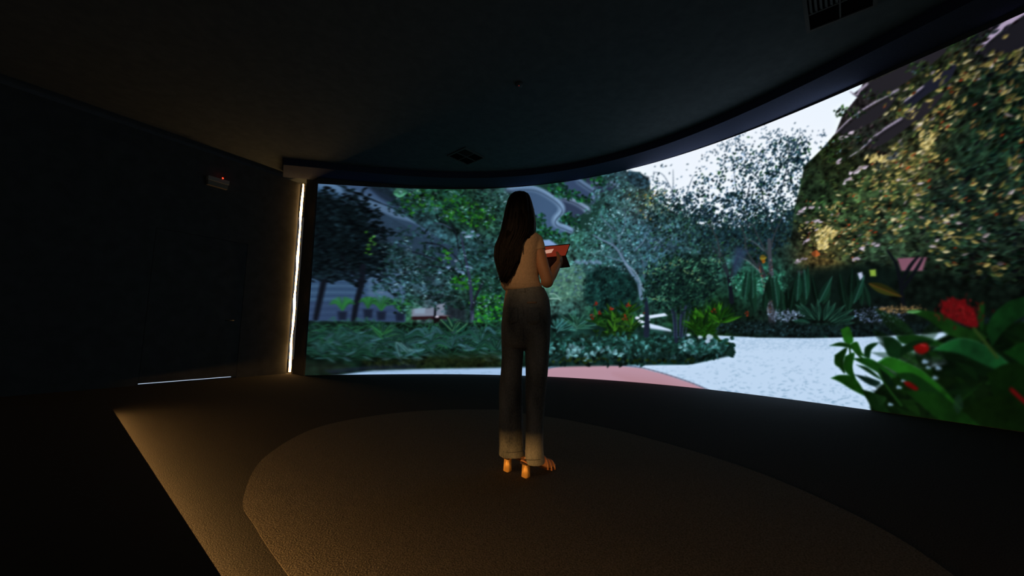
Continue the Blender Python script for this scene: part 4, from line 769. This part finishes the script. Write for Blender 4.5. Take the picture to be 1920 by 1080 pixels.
loft(bm, [(962, 1000, 432, 2.48, .055), (950, 1010, 441, 2.48, .08), (942, 1014, 455, 2.48, .10), (941, 1010, 480, 2.48, .105), (944, 1008, 510, 2.49, .095), (948, 1014, 540, 2.50, .10), (944, 1028, 570, 2.50, .12), (942, 1029, 600, 2.50, .125), (945, 1027, 640, 2.50, .10)], 24, 3)
SR, ER, WR = L(1004, 452, 2.46), L(1026, 527, 2.42), L(1047, 494, 2.575)
tube(bm, [SR+Vector((-.03, 0, .01)), SR, SR+(ER-SR)*.35, SR+(ER-SR)*.7, ER, ER+(WR-ER)*.12, ER+(WR-ER)*.4, ER+(WR-ER)*.75, WR], [.03, .043, .042, .039, .037, .037, .036, .028, .023], 14)
bmesh.ops.create_uvsphere(bm, u_segments=14, v_segments=10, radius=.041, matrix=Matrix.Translation(ER+Vector((0, .004, -.002))))
SL_, EL, WL_ = L(950, 452, 2.55), L(958, 528, 2.62), L(1016, 505, 2.80)
tube(bm, [SL_+Vector((.03, 0, .01)), SL_, SL_+(EL-SL_)*.5, EL, EL+(WL_-EL)*.3, EL+(WL_-EL)*.75, WL_], [.03, .042, .04, .036, .035, .028, .023], 14)
def hand(W, grip, up, side, curl):                              # W wrist, grip: way the fingers point, up: back of the hand, side: towards the thumb
    g, u, s = grip.normalized(), up.normalized(), side.normalized(); K = W+g*.088
    hull(bm, [W+s*a+u*b+g*c for a, b, c in ((-.026, -.010, -.01), (.026, -.010, -.01), (-.024, .012, -.01), (.024, .012, -.01), (-.040, -.011, .075), (.040, -.012, .07), (-.039, .011, .078), (.039, .012, .074), (-.030, -.010, .09), (.030, -.01, .09), (0, .014, .088))])
    for i, (o_, ln) in enumerate(((.031, .070), (.011, .080), (-.010, .074), (-.030, .058))):
        p = K+s*o_-g*.006; d = g+s*(o_*.8); pts_ = [p]; a = curl*(.8+.12*i)
        for seg in (.42, .33, .25):
            d = (d*math.cos(a)-u*math.sin(a)).normalized(); pts_.append(pts_[-1]+d*ln*seg); a = curl*(.9+.1*i)*.9
        tube(bm, pts_, [.0092, .0086, .0078, .0062], 10)
    t0 = W+g*.022+s*.030; t1 = t0+(s*.8+g*.55-u*.3).normalized()*.040; t2 = t1+(g*.85+s*.2-u*.5).normalized()*.032; tube(bm, [W+g*.008+s*.014, t0, t1, t2], [.015, .014, .0105, .008], 10)
hand(WR, Vector((.30, .75, .30)), Vector((.75, -.45, -.1)), Vector((-.1, -.2, .95)), .55)
hand(WL_, Vector((.75, .1, .25)), Vector((-.1, .75, -.4)), Vector((-.2, .1, .95)), .55)
# legs and feet
HEEL = [(Vector((.103, 2.437, 0))-ORG, L(1006, 700, 2.455)), (Vector((-.006, 2.535, 0))-ORG, L(960, 700, 2.535))]
fd = Vector((.74, .67, 0)).normalized(); fs_ = Vector((fd.y, -fd.x, 0))
for (h, kn), hx in zip(HEEL, (1006, 963)):
    an = h+fd*.048+Vector((0, 0, .135)); tube(bm, [L(hx, 600, 2.5), (L(hx, 600, 2.5)+kn)/2, kn, kn+(an-kn)*.3, kn+(an-kn)*.75, an, h+fd*.03+Vector((0, 0, .10))], [.075, .06, .044, .046, .033, .031, .027], 16)
    tube(bm, [h+fd*-.012+Vector((0, 0, .092)), h+fd*.03+Vector((0, 0, .105)), h+fd*.09+Vector((0, 0, .078)), h+fd*.14+Vector((0, 0, .048)), h+fd*.175+Vector((0, 0, .036)), h+fd*.20+Vector((0, 0, .032))], [.022, .032, .031, .031, .030, .022], 14)
    for i, (o_, ln) in enumerate(((-.022, .034), (-.009, .033), (.003, .029), (.014, .024), (.024, .019))):
        o2 = o_ if h is HEEL[0][0] else -o_; p = h+fd*.20+fs_*o2+Vector((0, 0, .030)); tube(bm, [p-fd*.015, p+fd*ln*.6, p+fd*ln+Vector((0, 0, -.005))], [.010, .0085, .006], 8)
body = obj('body', bm, SKIN, woman, True); fuse(body, .0042, 4)
bm = bmesh.new()
EYEW = mat('eye_white', (.55, .52, .48), .2); IRIS = mat('brown_iris', (.04, .018, .008), .15); LIPM = mat('lip_skin', (.38, .12, .09), .5)
for s_ in (-1, 1):
    bm = bmesh.new(); bmesh.ops.create_uvsphere(bm, u_segments=12, v_segments=8, radius=.0105, matrix=Matrix.Translation(head_pt(s_*.030, .0800, .014))); eye = obj('eye', bm, EYEW, woman, True)
    bm = bmesh.new(); bmesh.ops.create_uvsphere(bm, u_segments=12, v_segments=8, radius=.0058, matrix=Matrix.Translation(head_pt(s_*.030, .0862, .0125))); obj('iris', bm, IRIS, eye, True)
    bm = bmesh.new(); tube(bm, [head_pt(s_*(.030+.012*math.cos(t)), .0865-.004*abs(math.cos(t)), .016+.0065*math.sin(t)) for t in np.linspace(.1, PI-.1, 7)], .0028, 6); obj('eyelid', bm, SKIN, eye, True)
    bm = bmesh.new(); tube(bm, [head_pt(s_*.013, .0935, .033), head_pt(s_*.030, .0945, .038), head_pt(s_*.047, .0800, .033)], [.0022, .003, .0012], 6); obj('eyebrow', bm, HAIR, woman, True)
bm = bmesh.new()
for z, w in ((-.0505, .0055), (-.0590, .0065)): tube(bm, [head_pt(-.023, .082, -.055), head_pt(-.010, .0925, z), head_pt(0, .0935, z-.001), head_pt(.010, .0925, z), head_pt(.023, .082, -.055)], [.0015, w*.8, w*.8, w*.8, .0015], 8)
obj('lips', bm, LIPM, woman, True)

# ---- knit top
bm = bmesh.new(); rng = random.Random(2)
loft(bm, [(966, 996, 433, 2.475, .060), (953, 1008, 439, 2.475, .088), (942, 1015, 450, 2.475, .108), (937, 1012, 466, 2.475, .118), (937, 1009.5, 490, 2.478, .118), (938, 1010, 510, 2.482, .112), (938, 1012, 526, 2.487, .112), (940, 1016, 536, 2.492, .115), (944.5, 1016, 543, 2.495, .112), (949, 1014, 546, 2.495, .105)], 40, 5,
     ripple=lambda f, t: .012*math.sin(f*70)*(f > .55)+.008*math.sin(3*t+f*9)*(f > .3))
for S0, E0 in ((SR, ER), (SL_, EL)):                            # cap sleeves
    bmesh.ops.create_uvsphere(bm, u_segments=20, v_segments=14, radius=.0505, matrix=Matrix.Translation(S0+Vector((0, 0, -.002))))
    tube(bm, [S0, S0+(E0-S0)*.1, S0+(E0-S0)*.18, S0+(E0-S0)*.27], [.0505, .0505, .049, .048], 20)
    tube(bm, [S0, (S0+L(977, 445, 2.48))/2, L(977, 445, 2.48)], [.046, .05, .05], 16)
loft_top = obj('knit_top', bm, KNIT, woman, True); fuse(loft_top, .006, 5)

# ---- jeans
bm = bmesh.new()
HIP = [(949, 1020, 540, 2.50, .112), (948, 1025.5, 551, 2.50, .122), (946, 1029.5, 562, 2.498, .132), (943, 1032, 581, 2.493, .143), (940.3, 1032.5, 603, 2.490, .148), (939.7, 1031.5, 624, 2.484, .128), (941, 1030.5, 642, 2.475, .100), (948, 1024, 652, 2.47, .07)]
LEFT = [(944, 985, 596, 2.52, .110), (940.3, 984.5, 630, 2.52, .108), (940.4, 982.3, 650, 2.522, .104), (940.6, 980.6, 672, 2.525, .098), (938.4, 979, 702, 2.53, .088), (936, 979.5, 731, 2.532, .082), (935.7, 980.5, 770, 2.535, .082), (935.7, 981, 800, 2.535, .084), (936.2, 982, 832, 2.537, .088), (935.6, 985, 852, 2.54, .092)]
RIGHT = [(980, 1031, 596, 2.475, .110), (982.5, 1031, 630, 2.47, .108), (984.4, 1030, 650, 2.468, .104), (985, 1028.5, 674, 2.465, .098), (985.4, 1026.6, 705, 2.46, .088), (985, 1023.5, 733, 2.455, .080), (986.2, 1020.5, 776, 2.45, .076), (986, 1018.6, 802, 2.45, .076), (985, 1018.6, 834, 2.45, .080), (984, 1021.5, 866, 2.45, .088)]
wr = lambda f, t: .014*math.sin(f*40+2*math.sin(t))*math.exp(-((f-.15)/.12)**2)+.012*math.sin(f*26+t*2)*(f > .3)*.6
loft(bm, HIP, 40, 5); loft(bm, LEFT, 36, 5, ripple=wr); loft(bm, RIGHT, 36, 5, ripple=wr)
jeans = obj('jeans', bm, DENIM, woman, True); fuse(jeans, .006, 3)
def skin_pt(rows, px, py, lift=.004, side=-1):                  # point on a lofted surface seen at that pixel, on the camera side
    S = spline(rows, 12); i = int(np.argmin(abs(S[:, 2]-py))); xl, xr, _, y, d = S[i]; c = (xl+xr)/2; h = (xr-xl)/2; q_ = max(-1, min(1, (px-c)/h))
    return L(px, py, y+side*(d*math.sqrt(max(0, 1-abs(q_)**2.2))+lift))
def ribbon(name, rows, pts, w, m, parent, lift=.004, th=.003):
    bm = bmesh.new(); tube(bm, [skin_pt(rows, x, y, lift) for x, y in pts], w, 6); return obj(name, bm, m, parent, True)
ring_t = [skin_pt(HIP, x, 547+.1*(985-x)*.5, .001) for x in np.linspace(951, 1021, 16)]
bm = bmesh.new(); tube(bm, ring_t, .0022, 6); obj('waistband_seam', bm, DENIMDARK, jeans, True)
for x in (957, 984, 1012):
    bm = bmesh.new(); tube(bm, [skin_pt(HIP, x, y, .004) for y in (541, 545, 549)], .004, 6); obj('belt_loop', bm, DENIM, jeans, True)
def patchmesh(name, poly_, m, lift=.003):
    vs = [skin_pt(HIP, x, y, lift) for x, y in poly_]; c = sum(vs, Vector())/len(vs); vs2 = [v+Vector((0, .004, 0)) for v in vs]; n = len(vs)
    fs = [tuple(range(n))[::-1], tuple(range(n, 2*n))]+[(i, (i+1) % n, n+(i+1) % n, n+i) for i in range(n)]; o = mesh(name, vs+vs2, fs, m, jeans); return o
def grid_patch(name, x0, x1, y0, y1, m, lift, taper=0., n=6):
    vs, fs = [], []
    for j in range(n+1):
        y = y0+(y1-y0)*j/n; xa, xb = x0, x1
        for i in range(n+1):
            x = xa+(xb-xa)*i/n; yy = y+(taper*(1-abs(2*i/n-1)) if j == n else 0); vs.append(skin_pt(HIP, x, yy, lift))
    for j in range(n):
        for i in range(n): a = j*(n+1)+i; fs.append((a, a+1, a+n+2, a+n+1))
    o = mesh(name, vs, fs, m, jeans, True); s = o.modifiers.new('s', 'SOLIDIFY'); s.thickness = .004; s.offset = 0; return baked(o)
grid_patch('back_pocket', 989, 1013, 577, 604, DENIM, .0055, 5); grid_patch('back_pocket', 950, 971, 577, 603, DENIM, .0055, 5)
p_ = grid_patch('label_patch', 988, 1006.5, 565.6, 568.6, PATCH, .006); p_['label'] = 'small tan leather label'
for nm, pts in (('seam', [(982, 562), (982, 590), (981, 620), (981, 640)]),): ribbon(nm, HIP, pts, .0016, DENIMDARK, jeans, .001)
for rows, x0, x1, y0, y1 in ((LEFT, 937.5, 983, 848.5, 845.5), (RIGHT, 985.5, 1020, 862, 860)):
    ribbon('hem_stitching', rows, [(x, y0+(y1-y0)*(x-x0)/(x1-x0)+1.5*math.sin(PI*(x-x0)/(x1-x0))) for x in np.linspace(x0, x1, 14)], .0016, DENIMDARK, jeans, .001)
ribbon('side_seam', LEFT, [(976, 700), (976.5, 740), (976.5, 780), (976, 820), (979, 846)], .0022, DENIMDARK, jeans, .001)
ribbon('side_seam', RIGHT, [(1018, 735), (1016, 780), (1015, 830), (1017, 856)], .0022, DENIMDARK, jeans, .001)

# ---- block-heeled sandals
for (h, kn), side_ in zip(HEEL, ('right', 'left')):
    sh = bpy.data.objects.new('sandal', None); COL.objects.link(sh); sh.parent = woman
    Z = Vector((0, 0, 1)); bm = bmesh.new()
    hull(bm, [h+fd*a+fs_*b+Z*c for a, b, c in ((-.030, -.017, .078), (-.030, .017, .078), (.006, -.017, .075), (.006, .017, .075), (-.034, -.021, .001), (-.034, .021, .001), (.004, -.021, .001), (.004, .021, .001))])
    bmesh.ops.bevel(bm, geom=bm.edges[:], offset=.003, segments=2, affect='EDGES'); o = obj('heel', bm, GOLD_, sh, True); o['label'] = 'shiny gold block heel'
    S_ = spline([(-.036, .026, .078), (.0, .030, .079), (.05, .028, .064), (.10, .030, .036), (.14, .037, .017), (.18, .040, .011), (.215, .037, .010), (.242, .018, .011)], 4); vs, fs = [], []
    for a, w, z in S_:
        for dz in (0, .009): vs += [h+fd*a-fs_*w+Z*(z+dz-.002), h+fd*a+fs_*w+Z*(z+dz-.002)]
    m_ = len(S_)
    for i in range(m_-1):
        a = 4*i; b = a+4; fs += [(a, a+1, b+1, b), (a+2, b+2, b+3, a+3), (a, b, b+2, a+2), (a+1, a+3, b+3, b+1)]
    fs += [(0, 2, 3, 1), (4*m_-4, 4*m_-3, 4*m_-1, 4*m_-2)]; mesh('sole', vs, fs, SOLE, sh)
    for a, z, w, hgt in ((.135, .020, .040, .092), (.165, .010, .043, .080), (.195, .010, .042, .068), (-.012, .080, .030, .06)):
        bm = bmesh.new(); pts_ = []
        for k in range(13):
            t = PI*k/12; pts_.append(h+fd*(a+(0 if a > .1 else -.026*math.sin(t)))+fs_*(w*math.cos(t))+Z*(z+(hgt-.02 if a > .1 else .018)*math.sin(t)))
        tube(bm, pts_, .006, 8); obj('strap', bm, SHOE, sh, True)

# ---- long hair
bm = bmesh.new(); HROWS = [(970, 980, 361.5, 2.51, .02), (960, 989, 365, 2.505, .07), (953.5, 994.5, 373, 2.495, .105), (950, 998.5, 385, 2.485, .122), (946.5, 1001.5, 398, 2.475, .125), (943.5, 1003.5, 412, 2.462, .115), (940.5, 1004.5, 424, 2.445, .105), (937, 1003, 436, 2.43, .095), (932.5, 996, 448, 2.415, .080), (928, 984, 462, 2.405, .066), (927, 980, 478, 2.398, .055), (929, 977, 492, 2.392, .047), (932, 969, 505, 2.388, .040), (935, 961, 516, 2.386, .032), (937, 952, 526, 2.386, .016)]
wav = lambda f, t: .022*math.sin(11*t+2.2*math.sin(f*6))+.014*math.sin(23*t+f*5)+.02*math.sin(f*14+t)*(f > .4)
loft(bm, HROWS, 96, 8, ripple=wav)
for f_ in list(bm.faces):                                       # open the front so that the face is clear
    c = f_.calc_center_median(); d = c-HC
    if d.dot(fw) > (.050 if d.z > -.11 else .015) and abs(d.dot(rt)) < .062 and -.24 < d.z < .055: bm.faces.remove(f_)
hair = obj('hair', bm, HAIR, woman, True)
s = hair.modifiers.new('s', 'SOLIDIFY'); s.thickness = .006; s.offset = -1; baked(hair)
rng = random.Random(5)
bm = bmesh.new()
for k in range(46):                                             # loose ends and locks
    f0 = rng.uniform(.25, .6); t = rng.uniform(.15, .95); pts_ = []
    for i in range(9):
        f = f0+(1.02-f0)*i/8; S = HROWS; idx = min(f*(len(S)-1), len(S)-1.001); a = int(idx); w = idx-a; xl, xr, py, y, d = [S[a][j]*(1-w)+S[a+1][j]*w for j in range(5)]
        q_ = t*2-1; pts_.append(L((xl+xr)/2+q_*(xr-xl)/2*.97, py+(6*i/8*rng.random() if i > 5 else 0), y-d*math.sqrt(max(0, 1-q_*q_))-.003))
    tube(bm, pts_, [.004, .006, .007, .007, .007, .006, .005, .004, .001], 6)
obj('lock', bm, HAIR, hair, True)
bm = bmesh.new()
for k in range(70):                                             # fine strands that thin out over the back
    y1 = rng.uniform(478, 531); x0 = rng.uniform(950, 990); x1 = rng.uniform(934, 954+16*max(0, (531-y1)/50)); q1 = rng.uniform(-5, 5)
    tube(bm, [L(x0, 432, 2.345), L(x0*.75+x1*.25+q1*.5, 455, 2.335), L((x0+x1)/2+q1, (455+y1)/2+6, 2.335), L(x0*.15+x1*.85, y1-10, 2.345), L(x1, y1, 2.352)], [.003, .0035, .003, .0022, .0006], 5)
obj('strands', bm, HAIR, hair, True)

# ================================================================= tablet in an open folio
tabc = L(1040, 480, 2.64)+ORG
tab = thing('tablet', 'tablet with a glowing red screen and dark open cover held by the woman', 'tablet', tabc)
def slab3(name, q, th, m, bev=0.):                              # q: four corners in the room, th: thickness away from the viewer
    q = [Vector(p)-tabc for p in q]; n_ = (q[1]-q[0]).cross(q[3]-q[0]).normalized()
    if n_.y < 0: n_ = -n_
    bm = bmesh.new(); hull(bm, q+[p+n_*th for p in q]); return obj(name, bm, m, tab)
A_, B_ = at(1069.5, 457.5, 2.66), at(1061.5, 479.5, 2.70)        # right edge of the screen half, top to hinge
lx = Vector((-.225, -.012, -.026))
lx2 = lx; back = slab3('case', [A_+lx, A_, B_, B_+lx2], .008, mat('black_tablet_case', (.012, .012, .013), .5))
RED = mat('red_display', (.05, .01, .008), .25, emit=(.15, .018, .008), strength=1.); ins = Vector((0, -.0012, 0))
def inq(u, v): return A_+lx*u*(1-v)+lx2*u*v+(B_-A_)*v+ins
slab3('display', [inq(.97, .05), inq(.025, .05), inq(.03, .97), inq(.97, .97)], .001, RED)
i0 = Vector((0, -.0018, 0)); w_ = slab3('window', [inq(.72, .34)+i0, inq(.475, .30)+i0, inq(.51, .62)+i0, inq(.74, .66)+i0], .0008, mat('pale_display_panel', (.2, .15, .13), .3, emit=(.55, .29, .21), strength=1.)); w_['label'] = 'pale glowing panel on the red display'
C_ = at(1069, 499.5, 2.61); slab3('cover', [B_+lx2, B_, C_, C_+lx2*.95], .006, mat('black_folio_cover', (.010, .010, .011), .6))
